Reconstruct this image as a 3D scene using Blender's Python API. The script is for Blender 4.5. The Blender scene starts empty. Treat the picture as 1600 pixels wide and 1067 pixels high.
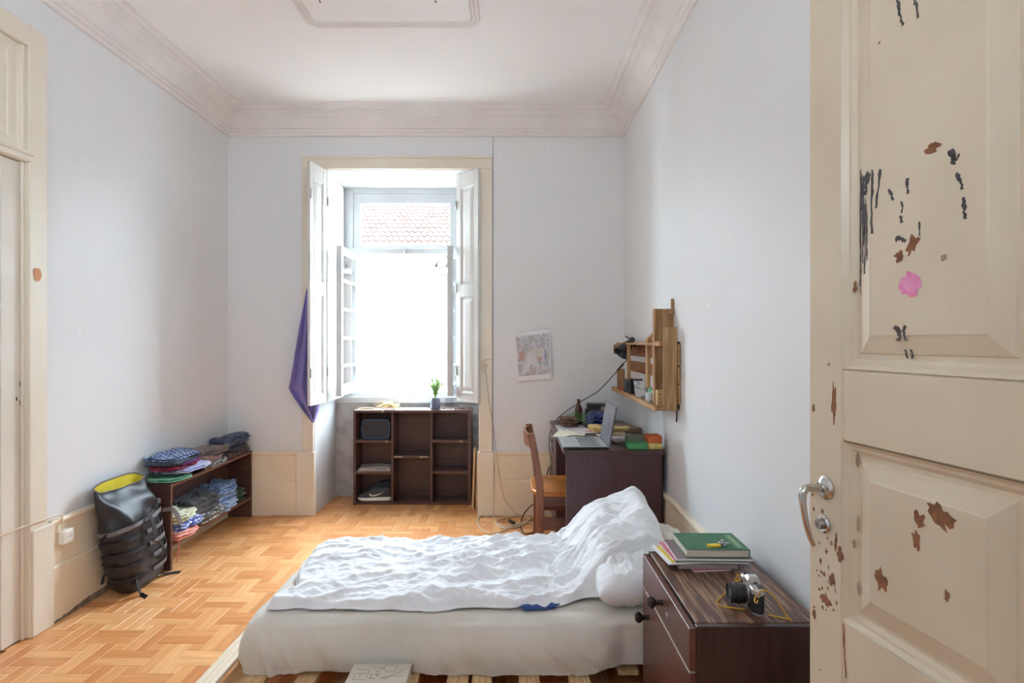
import bpy, bmesh, math, random
from mathutils import Vector, Matrix, noise

random.seed(7)
SC = bpy.context.scene
COL = SC.collection
PI = math.pi

# ------------------------------------------------------------------ camera, sky, exposure
F, CX, CY, H = 860.0, 800.0, 533.5, 1.40          # focal length in pixels of the 1600x1067 frame, eye height
cd = bpy.data.cameras.new('camera'); cam = bpy.data.objects.new('camera', cd); COL.objects.link(cam)
cd.sensor_width = 36.0; cd.lens = F / 1600.0 * 36.0; cd.clip_start = 0.02; cd.clip_end = 200
cam.location = (0, 0, H); cam.rotation_euler = (PI / 2, 0, 0)
SC.camera = cam
W = bpy.data.worlds.new('World'); SC.world = W; W.use_nodes = True
wb = W.node_tree.nodes['Background']
wb.inputs[0].default_value = (0.73, 0.875, 1.0, 1); wb.inputs[1].default_value = 27.0
SC.view_settings.view_transform = 'Standard'; SC.view_settings.look = 'None'
SC.view_settings.gamma = 1.0; SC.view_settings.use_curve_mapping = False
SC.view_settings.exposure = 0.88
SC.cycles.use_denoising = True
SC.cycles.max_bounces = 14; SC.cycles.diffuse_bounces = 9; SC.cycles.transparent_max_bounces = 12
SC.cycles.sample_clamp_indirect = 10.0
SC.cycles.caustics_reflective = False; SC.cycles.caustics_refractive = False
def portal(name, loc, rot, sx, sy):
    l = bpy.data.lights.new(name, 'AREA'); l.shape = 'RECTANGLE'; l.size = sx; l.size_y = sy
    o = bpy.data.objects.new(name, l); COL.objects.link(o); o.location = loc; o.rotation_euler = rot
    l.cycles.is_portal = True
    return o
portal('window_portal', (-0.95, 5.10, 1.80), (-PI / 2, 0, 0), 1.30, 1.95)     # sampling aid only: the sky seen through the window

# ------------------------------------------------------------------ room sizes (metres)
XL, XR, YB, ZC = -2.295, 0.908, 4.45, 3.25
YN = -0.70                                         # open near side of the room, behind the camera

HY0, HY1, HZ0, HZ1 = -0.50, 0.40, 2.12, 2.46             # unseen opening added in the right wall for sky fill, beside the camera
portal('right_fill_portal', (XR + 0.15, (HY0 + HY1) / 2, (HZ0 + HZ1) / 2), (0, PI / 2, 0), HZ1 - HZ0, HY1 - HY0)
NX0, NX1, NZ0, NZ1 = -1.45, -0.45, 2.30, 2.50       # added slot in the near wall admitting extra sky light, behind the camera
portal('near_fill_portal', ((NX0 + NX1) / 2, YN - 0.1, (NZ0 + NZ1) / 2), (PI / 2, 0, 0), NX1 - NX0, NZ1 - NZ0)

# ------------------------------------------------------------------ materials
MATS = {}
def mat(name, c1, c2=None, scale=8.0, stretch=(1, 1, 1), rough=0.5, bump=0.0, bscale=None, metal=0.0,
        detail=4.0, lo=0.35, hi=0.65, kind='noise', coat=0.0, spec=0.5, trans=0.0, sheen=0.0):
    if name in MATS: return MATS[name]
    m = bpy.data.materials.new(name); m.use_nodes = True
    nt = m.node_tree; b = nt.nodes['Principled BSDF']
    b.inputs['Base Color'].default_value = (*c1, 1); b.inputs['Roughness'].default_value = rough
    b.inputs['Metallic'].default_value = metal; b.inputs['Specular IOR Level'].default_value = spec
    b.inputs['Coat Weight'].default_value = coat; b.inputs['Transmission Weight'].default_value = trans
    b.inputs['Sheen Weight'].default_value = sheen
    m.diffuse_color = (*c1, 1)
    if c2 is not None or bump:
        tc = nt.nodes.new('ShaderNodeTexCoord'); mp = nt.nodes.new('ShaderNodeMapping')
        mp.inputs['Scale'].default_value = stretch
        nt.links.new(tc.outputs['Object'], mp.inputs['Vector'])
    if c2 is not None:
        if kind == 'noise':
            t = nt.nodes.new('ShaderNodeTexNoise'); t.inputs['Scale'].default_value = scale; t.inputs['Detail'].default_value = detail
            out = t.outputs['Fac']
        elif kind == 'wave':
            t = nt.nodes.new('ShaderNodeTexWave'); t.inputs['Scale'].default_value = scale; t.inputs['Distortion'].default_value = 2.5
            out = t.outputs['Fac']
        elif kind == 'voronoi':
            t = nt.nodes.new('ShaderNodeTexVoronoi'); t.inputs['Scale'].default_value = scale; out = t.outputs['Distance']
        elif kind == 'check':
            t = nt.nodes.new('ShaderNodeTexChecker'); t.inputs['Scale'].default_value = scale; out = t.outputs['Fac']
        nt.links.new(mp.outputs['Vector'], t.inputs['Vector'])
        r = nt.nodes.new('ShaderNodeValToRGB')
        r.color_ramp.elements[0].position = lo; r.color_ramp.elements[1].position = hi
        r.color_ramp.elements[0].color = (*c1, 1); r.color_ramp.elements[1].color = (*c2, 1)
        nt.links.new(out, r.inputs['Fac']); nt.links.new(r.outputs['Color'], b.inputs['Base Color'])
    if bump:
        t2 = nt.nodes.new('ShaderNodeTexNoise'); t2.inputs['Scale'].default_value = bscale or scale; t2.inputs['Detail'].default_value = 5
        nt.links.new(mp.outputs['Vector'], t2.inputs['Vector'])
        bp = nt.nodes.new('ShaderNodeBump'); bp.inputs['Strength'].default_value = bump; bp.inputs['Distance'].default_value = 0.01
        nt.links.new(t2.outputs['Fac'], bp.inputs['Height']); nt.links.new(bp.outputs['Normal'], b.inputs['Normal'])
    MATS[name] = m
    return m

def glass(name, tint=(1, 1, 1), gl=0.12, rough=0.02):
    m = bpy.data.materials.new(name); m.use_nodes = True; nt = m.node_tree; nt.nodes.clear()
    o = nt.nodes.new('ShaderNodeOutputMaterial'); mx = nt.nodes.new('ShaderNodeMixShader')
    t = nt.nodes.new('ShaderNodeBsdfTransparent'); g = nt.nodes.new('ShaderNodeBsdfGlossy')
    t.inputs[0].default_value = (*tint, 1); g.inputs['Roughness'].default_value = rough
    lw = nt.nodes.new('ShaderNodeLayerWeight'); lw.inputs['Blend'].default_value = gl
    ge = nt.nodes.new('ShaderNodeNewGeometry'); sb_ = nt.nodes.new('ShaderNodeMath'); sb_.operation = 'SUBTRACT'; sb_.inputs[0].default_value = 1.0
    nt.links.new(ge.outputs['Backfacing'], sb_.inputs[1]); mu = nt.nodes.new('ShaderNodeMath'); mu.operation = 'MULTIPLY'   # reflect on the outer faces only
    nt.links.new(lw.outputs['Fresnel'], mu.inputs[0]); nt.links.new(sb_.outputs[0], mu.inputs[1]); nt.links.new(mu.outputs[0], mx.inputs[0]); nt.links.new(t.outputs[0], mx.inputs[1]); nt.links.new(g.outputs[0], mx.inputs[2])
    nt.links.new(mx.outputs[0], o.inputs[0])
    MATS[name] = m
    return m

def wall_paint(name, base, fleck, rough=0.55):
    """painted plaster: faint blotches, small filler specks and fine relief"""
    m = mat(name, base, tuple(c * 0.955 for c in base), scale=1.3, rough=rough, bump=0.10, bscale=14, lo=0.35, hi=0.7)
    nt = m.node_tree; b = nt.nodes['Principled BSDF']
    src = b.inputs['Base Color'].links[0].from_socket
    v = nt.nodes.new('ShaderNodeTexNoise'); v.inputs['Scale'].default_value = 17; v.inputs['Detail'].default_value = 7
    tc = [n for n in nt.nodes if n.type == 'TEX_COORD'][0]
    nt.links.new(tc.outputs['Object'], v.inputs['Vector'])
    r = nt.nodes.new('ShaderNodeValToRGB'); r.color_ramp.elements[0].position = 0.70; r.color_ramp.elements[1].position = 0.735
    nt.links.new(v.outputs['Fac'], r.inputs['Fac'])
    mx = nt.nodes.new('ShaderNodeMixRGB'); mx.inputs['Color2'].default_value = (*fleck, 1)
    nt.links.new(r.outputs['Color'], mx.inputs['Fac']); nt.links.new(src, mx.inputs['Color1'])
    nt.links.new(mx.outputs['Color'], b.inputs['Base Color'])
    return m

def srgb(r, g, b):
    f = lambda c: ((c / 255 + 0.055) / 1.055) ** 2.4 if c > 10 else c / 255 / 12.92
    return (f(r), f(g), f(b))

M_wall = wall_paint('wall_paint', srgb(228, 229, 230), srgb(236, 236, 237))
M_ceil = mat('ceiling_paint', srgb(244, 243, 242), srgb(240, 239, 238), scale=1.1, rough=0.7, bump=0.06, bscale=10)
M_corn = mat('cornice_plaster', srgb(236, 232, 229), srgb(226, 221, 218), scale=3, rough=0.65)
M_trim = mat('cream_trim_paint', srgb(234, 226, 210), srgb(226, 216, 198), scale=2.2, rough=0.42, bump=0.06, bscale=18)
M_base = mat('baseboard_paint', srgb(240, 227, 204), srgb(232, 216, 190), scale=2.2, rough=0.45, bump=0.08, bscale=16)
M_white = mat('white_window_paint', srgb(206, 207, 208), srgb(198, 199, 200), scale=3, rough=0.4)
M_shut = mat('shutter_paint', srgb(218, 217, 213), srgb(210, 208, 202), scale=3, rough=0.4, bump=0.05, bscale=20)
M_conc = mat('bare_render', srgb(196, 190, 186), srgb(160, 154, 152), scale=9, rough=0.9, bump=0.5, bscale=22, lo=0.38, hi=0.68)
M_doorR = mat('old_door_paint', srgb(216, 202, 178), srgb(206, 191, 166), scale=2.5, rough=0.33, bump=0.10, bscale=26)
M_doorL = mat('pale_door_paint', srgb(226, 220, 208), srgb(217, 209, 195), scale=2.5, rough=0.4)
M_chip = mat('bare_wood_chip', srgb(150, 100, 66), srgb(112, 72, 46), scale=40, rough=0.8)
M_ink = mat('black_paint_mark', srgb(52, 50, 54), srgb(84, 80, 82), scale=60, rough=0.6)
M_pink = mat('pink_smudge', srgb(222, 120, 172), srgb(226, 160, 190), scale=40, rough=0.7)
M_dirt = mat('dirty_gap', srgb(120, 102, 84), srgb(164, 144, 120), scale=30, rough=0.9)
M_dark = mat('dark_brown_board', srgb(92, 64, 58), srgb(78, 52, 47), scale=5, stretch=(1, 1, 14), rough=0.38, spec=0.45)
M_darkH = mat('dark_brown_board_h', srgb(96, 68, 60), srgb(80, 55, 49), scale=5, stretch=(12, 1, 1), rough=0.36, spec=0.45)
M_edge = mat('worn_board_edge', srgb(118, 82, 62), srgb(96, 64, 50), scale=8, rough=0.5)
M_chipw = mat('chipped_chipboard', srgb(205, 180, 150), srgb(160, 130, 100), scale=60, rough=0.9)
M_steel = mat('chrome', srgb(205, 203, 200), rough=0.18, metal=1.0)
M_pine = mat('pine_slat', srgb(214, 184, 140), srgb(190, 152, 104), scale=6, stretch=(14, 1, 14), rough=0.7, bump=0.1, bscale=10)
M_pinel = mat('pale_pine_slat', srgb(232, 218, 196), srgb(220, 200, 172), scale=6, stretch=(14, 1, 14), rough=0.7)
M_pineX = mat('pine_board', srgb(204, 166, 116), srgb(176, 134, 86), scale=6, stretch=(1, 14, 14), rough=0.75, bump=0.1, bscale=10)
M_pallet = mat('old_pallet_wood', srgb(182, 146, 104), srgb(146, 108, 70), scale=5, stretch=(10, 10, 1), rough=0.75, bump=0.12, bscale=8)
M_palletY = mat('old_pallet_wood_long', srgb(186, 144, 98), srgb(150, 104, 66), scale=5, stretch=(10, 1, 10), rough=0.75, bump=0.12, bscale=8)
M_chair = mat('chair_wood', srgb(148, 98, 70), srgb(120, 72, 56), scale=6, stretch=(8, 8, 1), rough=0.4)
M_seat = mat('chair_seat_wood', srgb(196, 124, 54), srgb(168, 98, 38), scale=5, stretch=(1, 10, 1), rough=0.35)
M_black = mat('black_plastic', srgb(34, 33, 35), rough=0.4)
M_cord = mat('beige_cable', srgb(214, 196, 168), rough=0.5)
M_wcord = mat('white_plastic', srgb(232, 228, 220), rough=0.45)
M_sheet = mat('white_sheet', srgb(216, 211, 201), srgb(208, 202, 190), scale=5, rough=0.85, bump=0.35, bscale=13, sheen=0.15)
M_duvet = mat('white_duvet_cotton', srgb(236, 237, 239), srgb(230, 231, 234), scale=6, rough=0.85, bump=0.45, bscale=30, sheen=0.15)
M_pillow = mat('cream_pillowcase', srgb(232, 227, 218), srgb(224, 218, 207), scale=6, rough=0.85, bump=0.3, bscale=14)
M_bag = mat('black_tarpaulin', srgb(44, 44, 47), srgb(36, 36, 39), scale=5, rough=0.44, bump=0.12, bscale=9)
M_web = mat('charcoal_webbing', srgb(116, 112, 113), srgb(98, 94, 96), scale=120, rough=0.7)
M_webk = mat('black_webbing', srgb(40, 39, 41), rough=0.75)
M_yel = mat('yellow_lining', srgb(226, 210, 60), srgb(206, 188, 44), scale=12, rough=0.5)
M_towel = mat('purple_terry', srgb(152, 138, 204), srgb(128, 114, 186), scale=90, rough=0.95, bump=0.5, bscale=160, sheen=0.3)
M_paper = mat('white_paper', srgb(232, 232, 234), rough=0.8)

# ------------------------------------------------------------------ mesh helpers
def P(px, py, Y): return Vector(((px - CX) * Y / F, Y, H - (py - CY) * Y / F))

class MB:
    def __init__(s): s.v = []; s.f = []
    def add(s, vs, fs):
        o = len(s.v); s.v += [Vector(p) for p in vs]; s.f += [tuple(i + o for i in f) for f in fs]; return s
    def box(s, x0, x1, y0, y1, z0, z1, M=None):
        vs = [Vector((x, y, z)) for x in (x0, x1) for y in (y0, y1) for z in (z0, z1)]
        if M is not None: vs = [M @ p for p in vs]
        return s.add(vs, [(0, 1, 3, 2), (4, 6, 7, 5), (0, 4, 5, 1), (2, 3, 7, 6), (0, 2, 6, 4), (1, 5, 7, 3)])
    def bar(s, a, b, w, t, up=(0, 0, 1)):
        """rectangular bar from a to b; w across, t along up"""
        a, b = Vector(a), Vector(b); d = (b - a).normalized(); up = Vector(up)
        sd = d.cross(up).normalized(); u = sd.cross(d).normalized()
        vs = [p + sd * i * w / 2 + u * j * t / 2 for p in (a, b) for i in (-1, 1) for j in (-1, 1)]
        return s.add(vs, [(0, 1, 3, 2), (4, 6, 7, 5), (0, 4, 5, 1), (2, 3, 7, 6), (0, 2, 6, 4), (1, 5, 7, 3)])
    def tube(s, pts, r, n=8, closed=False, flat=None, caps=True):
        pts = [Vector(p) for p in pts]; N = len(pts); rr = r if isinstance(r, (list, tuple)) else [r] * N
        rings = []; prev = None
        for i, p in enumerate(pts):
            if closed: d = pts[(i + 1) % N] - pts[i - 1]
            else: d = pts[min(i + 1, N - 1)] - pts[max(i - 1, 0)]
            if d.length < 1e-9: d = Vector((0, 0, 1))
            d.normalize()
            if prev is None:
                ref = Vector((0, 0, 1)) if abs(d.z) < 0.9 else Vector((1, 0, 0)); u = d.cross(ref).normalized()
            else:
                u = prev - d * prev.dot(d); u = u.normalized() if u.length > 1e-6 else d.orthogonal().normalized()
            prev = u; w = d.cross(u)
            fl = flat or 1.0
            rings.append([p + (u * math.cos(2 * PI * k / n) + w * math.sin(2 * PI * k / n) * fl) * rr[i] for k in range(n)])
        vs = [p for rg in rings for p in rg]; fs = []
        for i in range(N if closed else N - 1):
            j = (i + 1) % N
            for k in range(n): fs.append((i * n + k, i * n + (k + 1) % n, j * n + (k + 1) % n, j * n + k))
        if not closed and caps: fs += [tuple(range(n - 1, -1, -1)), tuple((N - 1) * n + k for k in range(n))]
        return s.add(vs, fs)
    def lathe(s, prof, c=(0, 0, 0), n=20, M=None):
        """prof: list of (radius, height) turned round the local z axis"""
        M = M or Matrix.Identity(4); c = Vector(c); vs = []; fs = []
        for r, z in prof:
            for k in range(n): vs.append(c + M @ Vector((r * math.cos(2 * PI * k / n), r * math.sin(2 * PI * k / n), z)))
        for i in range(len(prof) - 1):
            for k in range(n): fs.append((i * n + k, i * n + (k + 1) % n, (i + 1) * n + (k + 1) % n, (i + 1) * n + k))
        if prof[0][0] > 1e-6: fs.append(tuple(range(n - 1, -1, -1)))
        if prof[-1][0] > 1e-6: fs.append(tuple((len(prof) - 1) * n + k for k in range(n)))
        return s.add(vs, fs)
    def loft(s, rings, caps=True, closed=True):
        n = len(rings[0]); vs = [p for r in rings for p in r]; fs = []
        for i in range(len(rings) - 1):
            for k in range(n if closed else n - 1):
                fs.append((i * n + k, i * n + (k + 1) % n, (i + 1) * n + (k + 1) % n, (i + 1) * n + k))
        if caps and closed: fs += [tuple(range(n - 1, -1, -1)), tuple((len(rings) - 1) * n + k for k in range(n))]
        return s.add(vs, fs)
    def prism(s, poly, d):
        """polygon (list of 3-D points) pushed along vector d"""
        d = Vector(d); n = len(poly); a = [Vector(p) for p in poly]; b = [p + d for p in a]
        return s.add(a + b, [tuple(range(n - 1, -1, -1)), tuple(n + k for k in range(n))] +
                     [(k, (k + 1) % n, n + (k + 1) % n, n + k) for k in range(n)])
    def grid(s, fn, nu, nv):
        vs = [fn(i / nu, j / nv) for j in range(nv + 1) for i in range(nu + 1)]
        fs = [(j * (nu + 1) + i, j * (nu + 1) + i + 1, (j + 1) * (nu + 1) + i + 1, (j + 1) * (nu + 1) + i) for j in range(nv) for i in range(nu)]
        return s.add(vs, fs)
    def build(s, name, m, parent=None, smooth=False, bevel=0.0, seg=1, local=False, ang=40, solid=0.0, sub=0):
        me = bpy.data.meshes.new(name)
        vs = s.v
        if parent is not None and not local:
            inv = parent_matrix(parent).inverted(); vs = [inv @ p for p in vs]
        me.from_pydata([tuple(p) for p in vs], [], s.f); me.update()
        bm = bmesh.new(); bm.from_mesh(me)
        bmesh.ops.recalc_face_normals(bm, faces=bm.faces)
        if bevel:
            es = [e for e in bm.edges if len(e.link_faces) == 2 and e.calc_face_angle(0) > math.radians(35)]
            bmesh.ops.bevel(bm, geom=es, offset=bevel, segments=seg, profile=0.5, affect='EDGES', clamp_overlap=True)
        bm.to_mesh(me); bm.free()
        if smooth:
            me.polygons.foreach_set('use_smooth', [True] * len(me.polygons)); me.set_sharp_from_angle(angle=math.radians(ang))
        o = bpy.data.objects.new(name, me); COL.objects.link(o)
        if m is not None: me.materials.append(m)
        if parent is not None: o.parent = parent
        if solid:
            md = o.modifiers.new('thickness', 'SOLIDIFY'); md.thickness = solid; md.offset = 0
        if sub:
            md = o.modifiers.new('smoothing', 'SUBSURF'); md.levels = sub; md.render_levels = sub
        return o

def parent_matrix(o):
    m = Matrix.LocRotScale(o.location, o.rotation_euler, o.scale)
    return parent_matrix(o.parent) @ m if o.parent else m

def tag(o, label, cat, group=None, kind=None):
    if label: o['label'] = label
    if cat: o['category'] = cat
    if group: o['group'] = group
    if kind: o['kind'] = kind
    return o
def thing(name, label, cat, loc=(0, 0, 0), rz=0.0, group=None, rot=None):
    o = bpy.data.objects.new(name, None); COL.objects.link(o); o.empty_display_size = 0.05
    o.location = loc; o.rotation_euler = rot or (0, 0, rz)
    return tag(o, label, cat, group)
def struct(o, label=None):
    o['kind'] = 'structure'
    if label: o['label'] = label
    return o
def ease(t): t = max(0, min(1, t)); return t * t * (3 - 2 * t)
def lerp(a, b, t): return a + (b - a) * t
def interp(tab, x):
    if x <= tab[0][0]: return tab[0][1]
    for (a, va), (b, vb) in zip(tab, tab[1:]):
        if x <= b: return va + (vb - va) * (x - a) / (b - a)
    return tab[-1][1]
def curve_pts(ctrl, n=8, closed=False):
    """Catmull-Rom through control points"""
    c = [Vector(p) for p in ctrl]; N = len(c); out = []
    for i in range(N if closed else N - 1):
        p0 = c[(i - 1) % N] if closed or i > 0 else c[0]; p1 = c[i]; p2 = c[(i + 1) % N]
        p3 = c[(i + 2) % N] if closed or i + 2 < N else c[-1]
        for k in range(n):
            t = k / n
            out.append(0.5 * ((2 * p1) + (p2 - p0) * t + (2 * p0 - 5 * p1 + 4 * p2 - p3) * t * t + (3 * p1 - p0 - 3 * p2 + p3) * t ** 3))
    if not closed: out.append(c[-1])
    return out
def NZ(x, y, z, s=0): return noise.noise(Vector((x + s * 17.3, y + s * 5.1, z - s * 9.7)))

# ================================================================== THE SETTING
# ---- floor: woven-pattern strips on an underlay
def floor_material():
    m = bpy.data.materials.new('woven_strip_floor'); m.use_nodes = True; nt = m.node_tree; b = nt.nodes['Principled BSDF']
    N = nt.nodes.new; L = nt.links.new
    uv = N('ShaderNodeUVMap'); oi = N('ShaderNodeObjectInfo'); ge = N('ShaderNodeNewGeometry')
    ad = N('ShaderNodeMath'); ad.operation = 'ADD'; L(oi.outputs['Random'], ad.inputs[0]); L(ge.outputs['Random Per Island'], ad.inputs[1])
    fr = N('ShaderNodeMath'); fr.operation = 'FRACT'; L(ad.outputs[0], fr.inputs[0])
    ml = N('ShaderNodeMath'); ml.operation = 'MULTIPLY'; ml.inputs[1].default_value = 37.0; L(fr.outputs[0], ml.inputs[0])
    va = N('ShaderNodeVectorMath'); va.operation = 'ADD'; L(uv.outputs[0], va.inputs[0]); L(ml.outputs[0], va.inputs[1])
    mp = N('ShaderNodeMapping'); mp.inputs['Scale'].default_value = (5, 60, 1); L(va.outputs[0], mp.inputs[0])
    nz = N('ShaderNodeTexNoise'); nz.inputs['Scale'].default_value = 1.0; nz.inputs['Detail'].default_value = 4; nz.inputs['Distortion'].default_value = 0.6
    L(mp.outputs[0], nz.inputs['Vector'])
    r = N('ShaderNodeValToRGB'); e = r.color_ramp.elements
    e[0].position = 0.0; e[0].color = (*srgb(206, 138, 82), 1); e[1].position = 1.0; e[1].color = (*srgb(234, 180, 124), 1)
    k = r.color_ramp.elements.new(0.5); k.color = (*srgb(221, 158, 101), 1)
    L(fr.outputs[0], r.inputs[0])
    mx = N('ShaderNodeMixRGB'); mx.blend_type = 'MULTIPLY'; mx.inputs[0].default_value = 0.8
    r2 = N('ShaderNodeValToRGB'); r2.color_ramp.elements[0].color = (0.86, 0.81, 0.76, 1); r2.color_ramp.elements[1].color = (1.08, 1.06, 1.04, 1)
    r2.color_ramp.elements[0].position = 0.35; r2.color_ramp.elements[1].position = 0.65
    L(nz.outputs['Fac'], r2.inputs[0]); L(r.outputs[0], mx.inputs[1]); L(r2.outputs[0], mx.inputs[2]); L(mx.outputs[0], b.inputs['Base Color'])
    b.inputs['Roughness'].default_value = 0.33; b.inputs['Specular IOR Level'].default_value = 0.5
    return m
M_floor = floor_material()
M_under = mat('floor_underlay', srgb(178, 112, 62), rough=0.6)
floor = struct(MB().box(XL - 0.3, XR + 0.3, YN, YB + 0.62, -0.12, -0.0055).build('floor', M_under), 'orange woven-pattern wood strip floor')
SW = 0.058
def strip_mesh(name, L, Wd):
    g = 0.0006; me = bpy.data.meshes.new(name); bm = bmesh.new()
    bmesh.ops.create_cube(bm, size=1.0)
    for v in bm.verts: v.co = Vector((v.co.x * (L - g), v.co.y * (Wd - g), v.co.z * 0.005 - 0.0025))
    bmesh.ops.bevel(bm, geom=[e for e in bm.edges if all(v.co.z > -0.003 for v in e.verts)], offset=0.0007, segments=1, affect='EDGES')
    ul = bm.loops.layers.uv.new('UVMap')
    for f in bm.faces:
        for l in f.loops: l[ul].uv = (l.vert.co.x, l.vert.co.y)
    bm.to_mesh(me); bm.free(); me.materials.append(M_floor); return me
ME_strip = strip_mesh('floor_strip', 4 * SW, SW); ME_sq = strip_mesh('floor_square', SW, SW)
pieces = []
for i in range(-16, 9):
    for j in range(4, 32):
        x, y = i * 3 * SW + 0.03, j * 3 * SW
        for s in (-1, 1):
            if (i + j) % 2 == 0: pieces.append((x, y + s * SW / 2, 0.0, ME_strip))
            else: pieces.append((x + s * SW / 2, y, PI / 2, ME_strip))
        pieces.append((x + 1.5 * SW, y + 1.5 * SW, 0.0 if (i + j) % 2 else PI / 2, ME_sq))
def on_floor(x, y):
    if XL - 0.05 < x < XR + 0.05 and 1.0 < y < YB + 0.02: return True
    return -1.62 < x < -0.25 and y < YB + 0.52 and y > 1.0
def floor_seen(x, y):
    px, py = CX + x / y * F, CY + H / y * F
    if not (0 <= px <= 1600 and py <= 1075): return False
    if x > -1.12 and y < 2.98: return False
    if x > 0.30 and y > 3.1: return False
    if x < -2.05 and y > 3.0: return False
    return True
pieces = [p for p in pieces if on_floor(p[0], p[1])]
seen = sorted([p for p in pieces if floor_seen(p[0], p[1])], key=lambda p: (p[3] is ME_sq, p[1]))
near = seen[:300]; nearset = set(map(id, near)); rest = [p for p in pieces if id(p) not in nearset]
rng = random.Random(3)
for (x, y, a, me) in near:
    o = bpy.data.objects.new('floor_strip' if me is ME_strip else 'floor_square', me); COL.objects.link(o)
    o.parent = floor; o.location = (x, y, rng.uniform(-0.0003, 0)); o.rotation_euler = (0, 0, a)
bm = bmesh.new(); ul = bm.loops.layers.uv.new('UVMap')
for (x, y, a, me) in rest:
    M = Matrix.Translation((x, y, rng.uniform(-0.0003, 0))) @ Matrix.Rotation(a, 4, 'Z')
    vs = [bm.verts.new(M @ v.co) for v in me.vertices]; du = me.uv_layers[0].data
    for p in me.polygons:
        f = bm.faces.new([vs[k] for k in p.vertices])
        for l, li in zip(f.loops, p.loop_indices): l[ul].uv = du[li].uv
me = bpy.data.meshes.new('floor_strips'); bm.to_mesh(me); bm.free(); me.materials.append(M_floor)
o = bpy.data.objects.new('floor_strips', me); COL.objects.link(o); o.parent = floor; o['kind'] = 'stuff'

# ---- ceiling and walls
T = 0.30
struct(MB().box(XL - T, XR + T, YN, YB + 0.9, ZC, ZC + 0.2).build('ceiling', M_ceil), 'white plaster ceiling')
OX0, OX1, OZ = -1.60, -0.265, 2.79                 # window opening in the back wall
mb = MB(); mb.box(XL - T, OX0, YB, YB + 0.62, -0.1, ZC + 0.1); mb.box(OX1, XR + T, YB, YB + 0.62, -0.1, ZC + 0.1)
mb.box(OX0, OX1, YB, YB + 0.62, OZ, ZC + 0.1)
wall_back = struct(mb.build('wall_back', M_wall), 'pale blue grey wall around the window')
mb = MB(); mb.box(OX0, OX1, YB + 0.535, YB + 0.62, -0.1, 0.845)
mb.build('apron_wall', M_conc, wall_back)
DY0, DY1, DZ = 1.70, 2.59, 2.79                    # left door opening
mb = MB(); mb.box(XL - T, XL, YN, DY0, -0.1, ZC + 0.1); mb.box(XL - T, XL, DY1, YB, -0.1, ZC + 0.1); mb.box(XL - T, XL, DY0, DY1, DZ, ZC + 0.1)
mb.box(XL - T, XL - 0.2, DY0, DY1, -0.1, DZ)
struct(mb.build('wall_left', M_wall), 'pale blue grey plaster wall beside the panelled door')
mb = MB(); mb.box(XR, XR + T, 0.66, YB, -0.1, ZC + 0.1); mb.box(XR, XR + T, YN, 0.66, HZ1, ZC + 0.1); mb.box(XR, XR + T, YN, 0.66, -0.1, HZ0); mb.box(XR, XR + T, YN, HY0, HZ0, HZ1); mb.box(XR, XR + T, HY1, 0.66, HZ0, HZ1)
struct(mb.build('wall_right', M_wall), 'pale blue grey plaster wall behind the desk')
mb = MB(); mb.box(XL - T, NX0, YN - 0.2, YN, -0.1, ZC + 0.1); mb.box(NX1, XR + T, YN - 0.2, YN, -0.1, ZC + 0.1)
mb.box(NX0, NX1, YN - 0.2, YN, -0.1, NZ0); mb.box(NX0, NX1, YN - 0.2, YN, NZ1, ZC + 0.1)
struct(mb.build('wall_near', M_wall), 'pale blue grey wall with an added fill light opening behind the viewer')

# ---- cornice
prof = [(0.0, 3.055), (0.016, 3.055), (0.022, 3.063), (0.022, 3.078), (0.034, 3.082), (0.040, 3.092), (0.040, 3.100),
        (0.052, 3.106), (0.062, 3.125), (0.078, 3.146), (0.098, 3.164), (0.112, 3.172), (0.112, 3.180), (0.122, 3.184), (0.124, 3.192),
        (0.150, 3.204), (0.150, 3.214), (0.168, 3.216), (0.178, 3.226), (0.180, 3.236), (0.200, 3.240), (0.200, 3.252), (0.0, 3.252)]
def cornice(name, ends):
    """ends: two functions giving the point of the sweep for profile offset p"""
    mb = MB(); mb.loft([[Vector((*e(p), z)) for p, z in prof] for e in ends], caps=True)
    return struct(mb.build(name, M_corn, smooth=True, ang=25), 'white moulded plaster cornice')
cornice('trim_1', [lambda p: (XL + p, YN), lambda p: (XL + p, YB - p)])
cornice('trim_2', [lambda p: (XL + p, YB - p), lambda p: (XR - p, YB - p)])
cornice('trim_3', [lambda p: (XR - p, YB - p), lambda p: (XR - p, YN)])
# ceiling panel moulding with rounded corners
def rrect(x0, x1, y0, y1, r, z, n=6):
    pts = []
    for (cx_, cy_, a0) in ((x1 - r, y1 - r, 0), (x0 + r, y1 - r, PI / 2), (x0 + r, y0 + r, PI), (x1 - r, y0 + r, 1.5 * PI)):
        for k in range(n + 1): a = a0 + k / n * PI / 2; pts.append((cx_ + r * math.cos(a), cy_ + r * math.sin(a), z))
    return pts
mb = MB()
for ins, r, h in ((0, 0.013, 0.0), (0.022, 0.009, 0.002), (0.038, 0.006, 0.003)):
    mb.tube(rrect(-1.185 + ins, -0.195 - ins, 2.22 + ins, 3.225 - ins, 0.07 - ins * 0.8, ZC - h), r, n=8, closed=True)
cm = struct(mb.build('trim_4', M_corn, smooth=True), 'rectangular ceiling moulding with rounded corners')
for px, Yc in ((499, 2.985), (680, 2.985)):
    q = P(px, 0, Yc); mb = MB(); mb.tube(curve_pts([(q.x, q.y, ZC), (q.x, q.y, ZC - 0.007), (q.x + 0.005, q.y, ZC - 0.010), (q.x + 0.007, q.y, ZC - 0.006)], 4), 0.0025, n=6)
    mb.build('ceiling_hook', M_black, cm)

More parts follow.
